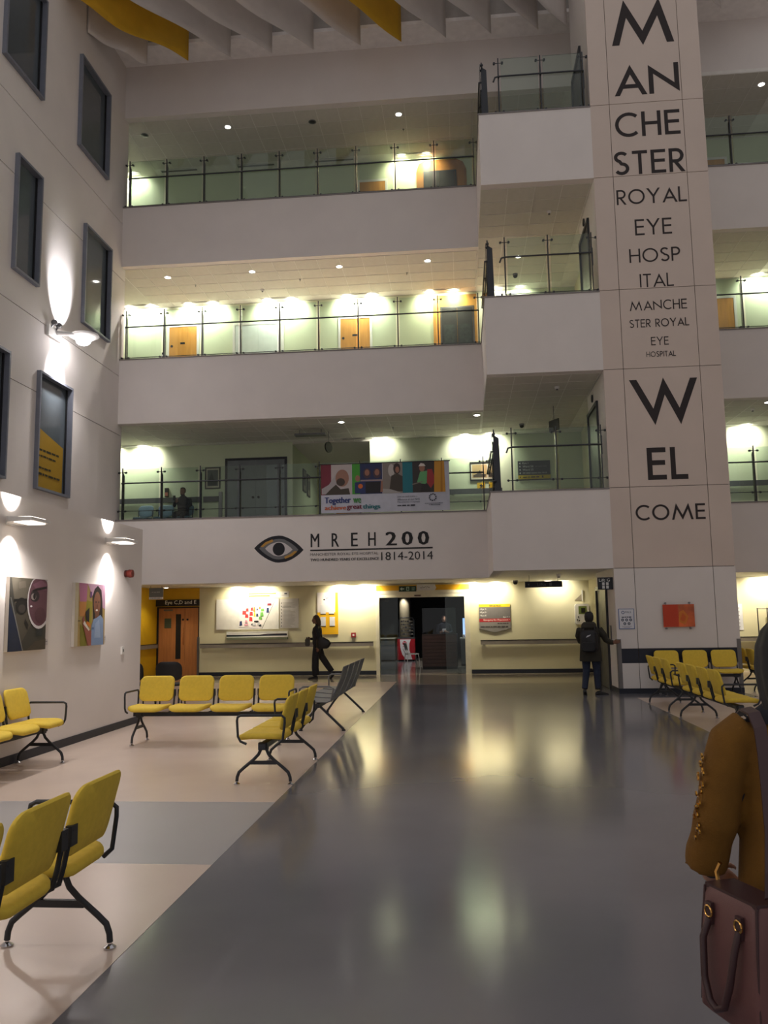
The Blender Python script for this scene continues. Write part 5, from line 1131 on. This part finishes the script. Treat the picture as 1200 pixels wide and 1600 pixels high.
# ================================================================== PEOPLE
def er(c, rx, ry, n=20, rot=0.0, tilt=(0, 0)):
    out = []
    for k in range(n):
        a = 2*PI*k/n; x, y = rx*math.cos(a), ry*math.sin(a)
        X, Y = x*math.cos(rot)-y*math.sin(rot), x*math.sin(rot)+y*math.cos(rot)
        out.append((c[0]+X, c[1]+Y, c[2]+X*tilt[0]+Y*tilt[1]))
    return out
def fused(name, mb, voxel, smooth, mats, pick, parent):
    """voxel-fuse the overlapping solids into one continuous surface"""
    bmesh.ops.recalc_face_normals(mb.bm, faces=mb.bm.faces)
    me = bpy.data.meshes.new('tmp'); mb.bm.to_mesh(me); mb.bm.free()
    o = bpy.data.objects.new('tmp', me); COL.objects.link(o)
    r = o.modifiers.new('r', 'REMESH'); r.mode = 'VOXEL'; r.voxel_size = voxel; r.use_smooth_shade = True
    s = o.modifiers.new('s', 'SMOOTH'); s.iterations = smooth; s.factor = 0.5
    dg = bpy.context.evaluated_depsgraph_get(); dg.update()
    res = bpy.data.meshes.new_from_object(o.evaluated_get(dg)); res.name = name
    bpy.data.objects.remove(o); bpy.data.meshes.remove(me)
    res.materials.clear()
    for m in mats: res.materials.append(m)
    for p in res.polygons:
        p.use_smooth = True
        if pick: p.material_index = pick(p.center)
    return mobj(name, res, parent)
def hand(mb, w_, d, side, curl=0.35, size=1.0):
    """palm with four fingers of unequal length and a thumb leaving its side"""
    w_, d, side = Vector(w_), Vector(d).normalized(), Vector(side).normalized()
    nrm = d.cross(side).normalized(); s = size
    k = w_ + d*0.085*s
    mb.loft([[tuple(w_+d*(t*0.09*s)+side*(a*b*0.036*s)+nrm*(c*e*0.013*s)) for a, c in ((math.cos(2*PI*i/12), math.sin(2*PI*i/12)) for i in range(12))] for t, b, e in ((-0.15, 0.7, 1.4), (0.2, 0.85, 1.3), (0.7, 1.1, 1.1), (1.0, 1.05, 0.9))])
    for i, ln in enumerate((0.070, 0.078, 0.072, 0.056)):
        p0 = k + side*((i-1.5)*-0.0185*s) - d*0.012*s
        p1 = p0 + (d*math.cos(curl*0.5) + nrm*math.sin(curl*0.5))*ln*0.5*s
        p2 = p1 + (d*math.cos(curl*1.4) + nrm*math.sin(curl*1.4))*ln*0.32*s
        p3 = p2 + (d*math.cos(curl*2.2) + nrm*math.sin(curl*2.2))*ln*0.28*s
        mb.tube([p0, p1, p2, p3], [0.0088*s, 0.0085*s, 0.0078*s, 0.006*s], 8)
    t0 = w_ + d*0.025*s + side*0.028*s; t1 = t0 + (d*0.6+side*0.6+nrm*0.3).normalized()*0.034*s; t2 = t1 + (d*0.9+side*0.15+nrm*0.4).normalized()*0.03*s
    mb.tube([t0, t1, t2], [0.0115*s, 0.010*s, 0.0075*s], 8)
def head(mb, c, fwd, s=1.0):
    c = Vector(c); f = Vector(fwd).normalized(); r = f.cross(UZ).normalized()
    rings = []
    for z, a, b, off in ((-0.115, 0.030, 0.03, 0.045), (-0.10, 0.052, 0.055, 0.03), (-0.06, 0.066, 0.082, 0.008), (-0.01, 0.072, 0.094, 0.0), (0.04, 0.075, 0.098, -0.006), (0.08, 0.066, 0.086, -0.01), (0.105, 0.045, 0.06, -0.012), (0.118, 0.018, 0.025, -0.012)):
        rings.append([tuple(c + UZ*z*s + r*(a*s*math.cos(2*PI*k/18)) + f*(off*s + b*s*math.sin(2*PI*k/18))) for k in range(18)])
    mb.loft(rings)
    mb.tube([c+f*0.088*s+UZ*0.02*s, c+f*0.108*s-UZ*0.018*s, c+f*0.112*s-UZ*0.028*s, c+f*0.088*s-UZ*0.034*s], [0.008*s, 0.011*s, 0.013*s, 0.010*s], 8)
    mb.tube([c+f*0.086*s-UZ*0.062*s-r*0.02*s, c+f*0.094*s-UZ*0.06*s, c+f*0.086*s-UZ*0.062*s+r*0.02*s], [0.006*s, 0.010*s, 0.006*s], 8)
    for sd_ in (-1, 1): mb.ball(tuple(c+r*sd_*0.074*s-f*0.01*s-UZ*0.005*s), 0.025*s, 8, 6, (0.5, 0.7, 1.2))
def eyes(c, fwd, parent, s=1.0):
    c = Vector(c); f = Vector(fwd).normalized(); r = f.cross(UZ).normalized()
    for sd_ in (-1, 1): MB().ball(tuple(c + f*0.086*s + r*sd_*0.031*s + UZ*0.008*s), 0.011*s, 8, 6).build('eye', M_black, parent, True)
SKIN = mat('skin', (186, 140, 116), 0.55)
SKIN2 = mat('skin_dark', (120, 84, 66), 0.55)
def foot(mb, ank, fwd, flat=True, s=1.0, pitch=0.0):
    a = Vector(ank); f = Vector(fwd).normalized(); f2 = (f*math.cos(pitch) - UZ*math.sin(pitch)).normalized(); up = (UZ*math.cos(pitch) + f*math.sin(pitch)).normalized(); r = f.cross(UZ)
    heel = a - up*0.045*s - f2*0.055*s
    rings = []
    for t, w_, h in ((0.0, 0.026, 0.03), (0.04, 0.034, 0.045), (0.10, 0.034, 0.045), (0.17, 0.042, 0.032), (0.23, 0.040, 0.024), (0.265, 0.022, 0.016)):
        p = heel + f2*t*s
        rings.append([tuple(p + r*(w_*s*math.cos(2*PI*k/12)) + up*((h + h*math.sin(2*PI*k/12))*s - 0.045*s)) for k in range(12)])
    mb.loft(rings)

# ---- woman walking left along the far wall
M_blk = mat('black_clothing', (24, 24, 28), 0.8, var=0.15, scale=10)
wm = thing('person', 'woman in black clothing with a shoulder bag walking left past the notice board', 'person', (-3.88, 22.15, 0.0), 0)
mb = MB()
mb.loft([er((0, 0, 0.86), 0.105, 0.16), er((0.005, 0, 0.95), 0.14, 0.18), er((0, 0, 1.08), 0.13, 0.16), er((-0.01, 0, 1.22), 0.135, 0.17), er((-0.005, 0, 1.34), 0.115, 0.18), er((0, 0, 1.40), 0.06, 0.10), er((-0.01, 0, 1.43), 0.045, 0.05), er((-0.025, 0, 1.50), 0.045, 0.05)])
mb.tube([(0, -0.085, 0.90), (-0.045, -0.085, 0.52), (-0.05, -0.085, 0.30), (-0.03, -0.085, 0.10)], [0.10, 0.095, 0.095, 0.095], 12)
mb.tube([(0, 0.085, 0.90), (0.10, 0.085, 0.58), (0.24, 0.085, 0.37), (0.37, 0.085, 0.19)], [0.10, 0.092, 0.085, 0.075], 12)
foot(mb, (-0.03, -0.085, 0.09), (-1, 0, 0)); foot(mb, (0.38, 0.085, 0.165), (-1, 0, 0), pitch=0.85)
mb.tube([(0.0, -0.17, 1.36), (0.05, -0.205, 1.22), (0.075, -0.215, 1.09), (0.07, -0.215, 0.95), (0.055, -0.215, 0.86)], [0.062, 0.055, 0.048, 0.042, 0.032], 10)
hand(mb, (0.055, -0.215, 0.86), (-0.12, 0, -1), (-1, 0, 0))
mb.tube([(0.0, 0.17, 1.36), (0.03, 0.21, 1.2), (0.02, 0.21, 1.10), (-0.10, 0.19, 1.06), (-0.20, 0.14, 1.05)], [0.062, 0.055, 0.05, 0.042, 0.033], 10)
hand(mb, (-0.20, 0.14, 1.05), (-1, -0.2, 0), (0, 0, 1), 0.6)
head(mb, (-0.045, 0, 1.56), (-1, 0, -0.05), 0.92)
def pk(c):
    if c.z > 1.455: return 1
    if c.z < 0.855 and c.y < -0.193 and c.z > 0.6: return 1
    if c.x < -0.215 and 0.95 < c.z < 1.15: return 1
    return 0
fused('body', mb, 0.0075, 3, [M_blk, SKIN2], pk, wm)
eyes((-0.045, 0, 1.56), (-1, 0, -0.05), wm, 0.92)
mb = MB(); mb.loft([er((0.03, 0, 1.34), 0.03, 0.05), er((0.045, 0, 1.42), 0.05, 0.075), er((0.02, 0, 1.52), 0.075, 0.082), er((-0.02, 0, 1.60), 0.092, 0.088), er((-0.03, 0, 1.655), 0.075, 0.07), er((-0.03, 0, 1.685), 0.03, 0.03)])
mb.build('hair', mat('brown_hair', (62, 42, 30), 0.6, var=0.3, scale=20), wm, True)
MB().tube([(0.0, -0.10, 1.40), (0.10, -0.19, 1.28), (0.16, -0.23, 1.08)], 0.012, 6).build('bag_strap', M_blk, wm)
sb = thing('shoulder_bag', 'black slouchy shoulder bag on the back of the walking woman', 'bag', (-3.68, 21.93, 0.80), 0)
mb = MB(); mb.loft([[(0.20*a*s+dx, 0.07*b*s, z) for a, b in ((math.cos(2*PI*k/16), math.sin(2*PI*k/16)) for k in range(16))] for z, s, dx in ((0, 0.6, -0.03), (0.04, 0.85, -0.02), (0.14, 1.0, 0.0), (0.22, 0.85, -0.02), (0.30, 0.45, -0.07))])
mb.build('bag_body', mat('black_leather', (20, 19, 20), 0.45), sb, True)
MB().tube([(-0.1, 0, 0.28), (-0.12, 0, 0.36), (-0.04, 0, 0.36), (-0.03, 0, 0.28)], 0.008, 6).build('bag_handle', mat('black_leather', (20, 19, 20), 0.45), sb)
fd = thing('tote_case', 'small dark grey case held in front by the walking woman', 'bag', (-4.17, 22.27, 0.86), 0)
MB().prism(rrect(0.13, 0.20, 0.04, 3, 0, 0.10), (0, 0.03, 0), UX, UZ, -UY, 0.06).build('case_body', mat('grey_case', (70, 66, 58), 0.6), fd)
MB().tube([(-0.04, 0, 0.19), (-0.03, 0, 0.235), (0.03, 0, 0.235), (0.04, 0, 0.19)], 0.008, 6).build('case_handle', M_black, fd)

# ---- person at the lift, seen from behind
M_olive = mat('olive_parka', (46, 43, 34), 0.85, var=0.15, scale=8)
M_jean = mat('dark_denim', (32, 42, 62), 0.8, var=0.2, scale=12)
mn = thing('person', 'person in an olive hooded parka and jeans reaching for the lift button', 'person', (2.52, 17.2, 0.0), -0.30)
mb = MB()
mb.loft([er((0, 0, 0.66), 0.225, 0.17), er((0, 0, 0.80), 0.215, 0.165), er((0, 0, 0.98), 0.20, 0.15), er((0, -0.01, 1.15), 0.20, 0.14), er((0, -0.01, 1.28), 0.205, 0.125), er((0, 0, 1.35), 0.13, 0.10), er((0, 0.01, 1.40), 0.06, 0.065), er((0, 0.02, 1.48), 0.052, 0.055)])
mb.loft([er((0, -0.07, 1.27), 0.10, 0.05), er((0, -0.075, 1.33), 0.155, 0.09), er((0, -0.05, 1.40), 0.145, 0.10), er((0, -0.03, 1.44), 0.10, 0.08)])
mb.tube([(-0.09, 0, 0.80), (-0.10, 0.02, 0.48), (-0.13, -0.10, 0.12)], [0.10, 0.072, 0.058], 12)
mb.tube([(0.09, 0, 0.80), (0.10, 0.04, 0.48), (0.11, 0.02, 0.10)], [0.10, 0.072, 0.058], 12)
foot(mb, (-0.13, -0.11, 0.12), (-0.1, 1, 0), pitch=0.45); foot(mb, (0.11, 0.02, 0.075), (0.85, 0.5, 0), s=1.05)
mb.tube([(0.18, 0, 1.29), (0.27, 0.02, 1.17), (0.30, 0.07, 1.08), (0.37, 0.14, 1.03), (0.43, 0.20, 1.02)], [0.08, 0.07, 0.062, 0.055, 0.045], 10)
hand(mb, (0.43, 0.20, 1.02), (0.75, 0.6, 0.1), (0, 0, 1), 0.5)
mb.tube([(-0.18, 0, 1.29), (-0.235, 0.06, 1.15), (-0.22, 0.13, 1.05), (-0.12, 0.2, 1.06), (-0.05, 0.22, 1.1)], [0.08, 0.068, 0.06, 0.052, 0.042], 10)
hand(mb, (-0.05, 0.22, 1.1), (1, 0.1, 0.3), (0, 0, 1), 0.5)
head(mb, (0, 0.03, 1.53), (0.15, 1, 0), 0.9)
def pk(c):
    if c.z > 1.45 and (c.y > -0.02): return 3
    if c.x > 0.435 and c.z > 0.9: return 3
    if c.z < 0.135: return 2
    if c.z < 0.655: return 1
    return 0
fused('body', mb, 0.0075, 3, [M_olive, M_jean, M_black, SKIN2], pk, mn)
eyes((0, 0.03, 1.53), (0.15, 1, 0), mn, 0.9)
mb = MB(); mb.loft([er((0, -0.02, 1.43), 0.06, 0.05), er((0, -0.01, 1.48), 0.085, 0.085), er((0, 0.0, 1.55), 0.092, 0.10), er((0, 0.005, 1.61), 0.08, 0.09), er((0, 0.01, 1.645), 0.04, 0.045)])
mb.build('hair', mat('black_hair', (18, 16, 16), 0.6, var=0.3, scale=20), mn, True)
bpk = thing('backpack', 'black backpack with a small white mark worn by the person at the lift', 'bag', (2.47, 16.98, 0.84), -0.30)
mb = MB()
mb.loft([[(a, -b*0.0 + d, z) for a, z in rrect(0.33*s, 0.44*s, 0.09, 4, 0, 0.22)] for d, s in ((0.06, 0.96), (0.03, 1.0), (-0.06, 0.97), (-0.10, 0.82))] if False else [[(a, d, z) for a, z in rrect(0.33*s, 0.44*s, 0.09*s, 4, 0, 0.22)] for d, s in ((0.06, 0.96), (0.03, 1.0), (-0.06, 0.97), (-0.10, 0.82))])
mb.build('pack_body', mat('black_nylon', (16, 16, 20), 0.6), bpk, True)
mb = MB(); mb.loft([[(a, d, z) for a, z in rrect(0.25*s, 0.18*s, 0.05*s, 4, 0, 0.12)] for d, s in ((-0.095, 1), (-0.12, 0.95))]); mb.build('front_pocket', mat('black_nylon', (16, 16, 20), 0.6), bpk, True)
prints('logo', [('p', (200, 200, 205), [(-0.04,0.30),(-0.01,0.335),(0.03,0.345),(0.05,0.36),(0.045,0.33),(0.02,0.32),(0.0,0.31),(-0.035,0.295)])], (0, -0.104, 0), *FCAM, bpk)
for s in (-1, 1): MB().tube([(s*0.10, 0.05, 0.40), (s*0.11, 0.11, 0.50), (s*0.12, 0.22, 0.48)], 0.015, 6).build('strap', mat('black_nylon', (16, 16, 20), 0.6), bpk)

# ---- seated person on the first gallery, and the server in the café
sp = thing('person', 'person in dark clothes sitting on the first gallery looking at a phone', 'person', (-7.9, 22.95, 4.064), 0)
mb = MB()
mb.loft([er((0, 0.08, 0.46), 0.17, 0.13), er((0, 0.08, 0.62), 0.16, 0.12), er((0, 0.05, 0.85), 0.18, 0.125), er((0, 0.04, 0.98), 0.19, 0.11), er((0, 0.03, 1.05), 0.10, 0.075), er((0, 0.02, 1.09), 0.05, 0.055), er((0, 0.0, 1.16), 0.048, 0.052)])
for s in (-1, 1):
    mb.tube([(s*0.09, 0.06, 0.53), (s*0.11, -0.16, 0.55), (s*0.11, -0.34, 0.52), (s*0.11, -0.36, 0.30), (s*0.11, -0.34, 0.10)], [0.09, 0.08, 0.065, 0.055, 0.042], 10)
    foot(mb, (s*0.11, -0.34, 0.085), (0, -1, 0))
mb.tube([(-0.18, 0.04, 0.98), (-0.24, -0.02, 0.82), (-0.20, -0.12, 0.78), (-0.12, -0.22, 0.84)], [0.062, 0.052, 0.046, 0.034], 10); hand(mb, (-0.12, -0.22, 0.84), (0.3, -0.5, 0.8), (1, 0, 0), 0.7)
mb.tube([(0.18, 0.04, 0.98), (0.24, -0.02, 0.80), (0.16, -0.15, 0.72), (0.06, -0.2, 0.72)], [0.062, 0.052, 0.046, 0.034], 10); hand(mb, (0.06, -0.2, 0.72), (-1, -0.2, 0), (0, 0, 1), 0.5)
head(mb, (0, -0.02, 1.20), (-0.2, -1, -0.25), 0.92)
fused('body', mb, 0.009, 3, [mat('dark_jumper', (34, 36, 42), 0.8), SKIN2], lambda c: 1 if c.z > 1.10 or (c.y < -0.24 and c.z > 0.7) else 0, sp)
eyes((0, -0.02, 1.20), (-0.2, -1, -0.25), sp, 0.92)
mb = MB(); mb.loft([er((0, 0.03, 1.17), 0.07, 0.06), er((0, 0.02, 1.25), 0.08, 0.085), er((0, 0.0, 1.30), 0.062, 0.07), er((0, 0.0, 1.318), 0.03, 0.03)]); mb.build('hair', mat('black_hair', (18, 16, 16), 0.6), sp, True)
phn = thing('phone', 'phone held up by the person sitting on the first gallery', 'phone', (-8.05, 22.67, 4.064+0.90), 0)
MB().box((-0.035, -0.005, 0), (0.035, 0.005, 0.145)).build('phone_body', M_black, phn)
MB().box((-0.03, 0.005, 0.01), (0.03, 0.006, 0.135)).build('screen', mat('phone_screen', (60, 70, 90), 0.2), phn)
cf = thing('person', 'café server in dark clothes behind the kiosk screen', 'person', (-0.62, 27.3, 0), 0)
mb = MB()
mb.loft([er((0, 0, 0.84), 0.16, 0.11), er((0, 0, 1.0), 0.15, 0.10), er((0, 0, 1.22), 0.18, 0.115), er((0, 0, 1.34), 0.17, 0.095), er((0, 0, 1.39), 0.08, 0.07), er((0, 0, 1.45), 0.05, 0.052)])
for s in (-1, 1):
    mb.tube([(s*0.09, 0, 0.88), (s*0.09, -0.02, 0.48), (s*0.10, 0, 0.09)], [0.09, 0.065, 0.045], 10); foot(mb, (s*0.10, 0, 0.08), (0, -1, 0))
    mb.tube([(s*0.17, 0, 1.33), (s*0.22, 0.0, 1.10), (s*0.16, -0.14, 1.06), (s*0.08, -0.22, 1.10)], [0.06, 0.05, 0.045, 0.033], 10); hand(mb, (s*0.08, -0.22, 1.10), (-s*0.4, -1, 0.1), (0, 0, 1), 0.5)
head(mb, (0, -0.03, 1.50), (0.2, -1, -0.1), 0.92)
fused('body', mb, 0.009, 3, [mat('dark_uniform', (36, 40, 52), 0.8), SKIN], lambda c: 1 if c.z > 1.42 or (c.y < -0.2 and c.z > 0.9) else 0, cf)
eyes((0, -0.03, 1.50), (0.2, -1, -0.1), cf, 0.92)
mb = MB(); mb.loft([er((0, 0.04, 1.40), 0.07, 0.05), er((0, 0.02, 1.50), 0.082, 0.075), er((0, 0.0, 1.57), 0.082, 0.085), er((0, -0.01, 1.615), 0.05, 0.055)]); mb.build('hair', mat('dark_red_hair', (60, 30, 24), 0.6), cf, True)
MB().box((-0.06, -0.125, 1.10), (0.06, -0.112, 1.2)).build('apron_badge', M_white, cf)
spot_light('kiosk_light', (-0.6, 26.75, 2.45), 60, 60, (0.35, 0, 0), (1, 0.95, 0.9), 0.5, 0.03)

# ---- woman in the mustard coat in the foreground, seen from behind
M_must = mat('mustard_wool', (116, 78, 15), 0.9, var=0.10, scale=14, bump=0.35, bscale=220)
fgx, fgy = 0.96, 2.5
fw = thing('person', 'woman in a mustard coat with dark hair in the right foreground, seen from behind', 'person', (fgx, fgy, 0), 0)
mb = MB()
mb.loft([er((0, 0.02, 0.50), 0.16, 0.12), er((0, 0.02, 0.80), 0.165, 0.12), er((0, 0.01, 1.0), 0.13, 0.10), er((0, 0, 1.18), 0.145, 0.10), er((0, 0, 1.27), 0.14, 0.085), er((0, 0.01, 1.32), 0.06, 0.06), er((0, 0.02, 1.40), 0.05, 0.055)])
for s in (-1, 1):
    mb.tube([(s*0.085, 0.01, 0.82), (s*0.09, 0.0, 0.44), (s*0.095, 0.02, 0.10)], [0.088, 0.06, 0.045], 12); foot(mb, (s*0.095, 0.02, 0.08), (0, 1, 0), s=0.95)
    mb.tube([(s*0.17, 0.0, 1.25), (s*0.245, -0.01, 1.06), (s*0.28, 0.05, 0.90), (s*0.25, 0.16, 0.83)], [0.05, 0.042, 0.036, 0.028], 10); hand(mb, (s*0.25, 0.16, 0.83), (-s*0.5, 0.8, -0.3), (-s*0.5, -0.2, 0.7), 0.6)
head(mb, (0, 0.04, 1.45), (0.1, 1, 0), 0.95)
fused('body', mb, 0.008, 3, [mat('dark_trousers', (30, 32, 40), 0.8), SKIN], lambda c: 1 if c.z > 1.33 or (c.y > 0.1 and 0.6 < c.z < 0.9) else 0, fw)
eyes((0, 0.04, 1.45), (0.1, 1, 0), fw, 0.95)
# coat: torso and sleeves in one surface, with folds
mb = MB(); rings = []
for z, rx, ry, cy in ((0.60, 0.232, 0.172, 0.015), (0.72, 0.224, 0.166, 0.015), (0.86, 0.212, 0.160, 0.01), (1.0, 0.200, 0.150, 0.005), (1.12, 0.200, 0.145, 0.0), (1.20, 0.203, 0.138, 0.0), (1.26, 0.196, 0.122, 0.0), (1.30, 0.155, 0.10, 0.005), (1.325, 0.10, 0.085, 0.01), (1.35, 0.068, 0.07, 0.015)):
    r = []
    for k in range(40):
        a = 2*PI*k/40; f = 1 + 0.022*math.sin(5*a + 3*z)*max(0, 1.2-z)*1.5 + 0.012*math.sin(9*a - 7*z)
        r.append((rx*math.cos(a)*f, cy + ry*math.sin(a)*f, z))
    rings.append(r)
mb.loft(rings)
for s in (-1, 1):
    pts = [(s*0.16, 0.0, 1.265), (s*0.212, 0.0, 1.228), (s*0.244, -0.01, 1.155), (s*0.260, -0.012, 1.08), (s*0.272, -0.005, 1.02), (s*0.282, 0.012, 0.97), (s*0.290, 0.03, 0.925), (s*0.294, 0.045, 0.885)]
    mb.tube(pts, [0.066, 0.068, 0.062, 0.058, 0.062, 0.056, 0.060, 0.058], 16)
fused('coat', mb, 0.009, 5, [M_must], None, fw)
# sequins down the left sleeve
mb = MB(); rnd = random.Random(5)
for i in range(26):
    t = i/25; z = 1.20-0.22*t; x = -0.304-0.030*t + rnd.uniform(-0.004, 0.006); y = -0.03+rnd.uniform(-0.02, 0.02)
    q = rnd.uniform(0, 6)
    mb.loft([[(x-0.004*e, y+0.007*math.cos(2*PI*k/7+q), z+0.007*math.sin(2*PI*k/7+q)) for k in range(7)] for e in (0, 1)])
sq = mb.build('sequins', mat('gold_sequin', (206, 150, 60), 0.18, 1.0), fw); sq['kind'] = 'stuff'
# hair falling over a dark scarf
mb = MB(); rings = []
for z, rx, ry, cy in ((1.215, 0.07, 0.035, -0.085), (1.26, 0.105, 0.06, -0.07), (1.32, 0.125, 0.08, -0.04), (1.38, 0.128, 0.096, -0.012), (1.44, 0.126, 0.108, 0.008), (1.50, 0.116, 0.112, 0.02), (1.545, 0.096, 0.10, 0.028), (1.578, 0.066, 0.072, 0.03), (1.598, 0.022, 0.025, 0.03)):
    rings.append([((rx*(1+0.035*math.sin(13*2*PI*k/52+5*z)+0.02*math.sin(7*2*PI*k/52-9*z)))*math.cos(2*PI*k/52), cy+(ry*(1+0.035*math.sin(13*2*PI*k/52+5*z)))*math.sin(2*PI*k/52), z+0.012*math.sin(9*2*PI*k/52)*(z < 1.27)) for k in range(52)])
mb.loft(rings)
hb = fused('hair', mb, 0.006, 2, [mat('near_black_hair', (14, 14, 18), 0.6, var=0.4, scale=40, stretch=(4, 4, 0.4))], None, fw)
mb = MB(); mb.loft([er((0, 0.0, 1.29), 0.170, 0.115), er((0, 0.0, 1.315), 0.150, 0.112), er((0, 0.005, 1.345), 0.105, 0.10), er((0, 0.01, 1.375), 0.075, 0.085)])
mb.build('scarf', mat('dark_scarf', (34, 36, 44), 0.9, bump=0.4, bscale=60), fw, True)
# handbag
M_pink = mat('dusty_pink_leather', (104, 68, 66), 0.45, var=0.08, scale=8, bump=0.12, bscale=260)
M_pinkd = mat('plum_leather', (62, 38, 40), 0.45)
M_gold = mat('gold_metal', (212, 168, 96), 0.2, 1.0)
HBX, HBY, HBR = 0.695, 2.30, -1.22
hbg = thing('handbag', 'dusty pink leather handbag with plum handles on the woman in mustard', 'bag', (HBX, HBY, 0.58), HBR)
mb = MB(); rings = []
for z, w_, d_ in ((0.0, 0.22, 0.12), (0.012, 0.25, 0.145), (0.10, 0.25, 0.14), (0.20, 0.238, 0.125), (0.285, 0.225, 0.105), (0.305, 0.218, 0.09)):
    rings.append([(a, b, z) for a, b in rrect(w_, d_, 0.03, 4)])
mb.loft(rings); mb.build('bag_body', M_pink, hbg, True)
for s in (-1, 1):
    MB().tube([(s*0.100, -0.045, 0.304), (s*0.106, -0.056, 0.2), (s*0.113, -0.064, 0.02)], 0.004, 6).build('piping', M_pinkd, hbg)
    MB().tube([(s*0.100, 0.045, 0.304), (s*0.106, 0.056, 0.2), (s*0.113, 0.064, 0.02)], 0.004, 6).build('piping', M_pinkd, hbg)
MB().box((-0.10, -0.045, 0.300), (0.10, 0.045, 0.312)).build('zip_top', M_pinkd, hbg)
for s in (1,):
    MB().tube([(-0.06, -0.066, 0.235), (-0.064, -0.085, 0.19), (-0.055, -0.094, 0.10), (-0.035, -0.096, 0.05), (-0.005, -0.098, 0.04), (0.022, -0.096, 0.055), (0.042, -0.092, 0.11), (0.054, -0.082, 0.19), (0.056, -0.066, 0.24)], 0.009, 10).build('carry_handle', M_pinkd, hbg, True)
for x in (-0.06, 0.056):
    MB().tube([(x+0.014*math.cos(2*PI*k/12), -0.068, 0.252+0.014*math.sin(2*PI*k/12)) for k in range(13)], 0.003, 6).build('handle_ring', M_gold, hbg, True)
    MB().box((x-0.011, -0.068, 0.222), (x+0.011, -0.058, 0.275)).build('handle_tab', M_pinkd, hbg)
MB().tube([(-0.105, 0.0, 0.302), (-0.112, 0.0, 0.33), (-0.10, 0.005, 0.355)], 0.006, 6).build('strap_clip', M_gold, hbg, True)
# shoulder strap: a flat ribbon from clip over the shoulder
mb = MB()
pp = [Vector(p) for p in ((0.727, 2.205, 0.905), (0.735, 2.215, 0.96), (0.755, 2.255, 1.05), (0.768, 2.30, 1.14), (0.780, 2.345, 1.225), (0.788, 2.385, 1.285), (0.792, 2.44, 1.318), (0.795, 2.52, 1.322), (0.80, 2.60, 1.29))]
mb.loft([[p + Vector((-0.016, 0, -0.004)), p + Vector((0.016, 0, 0.004)), p + Vector((0.016, -0.005, 0.008)), p + Vector((-0.016, -0.005, 0.002))] for p in pp])
st = mb.build('shoulder_strap', M_pinkd); st.parent = hbg
hbm = Matrix.Translation((HBX, HBY, 0.58)) @ Matrix.Rotation(HBR, 4, 'Z')
st.matrix_parent_inverse = hbm.inverted()
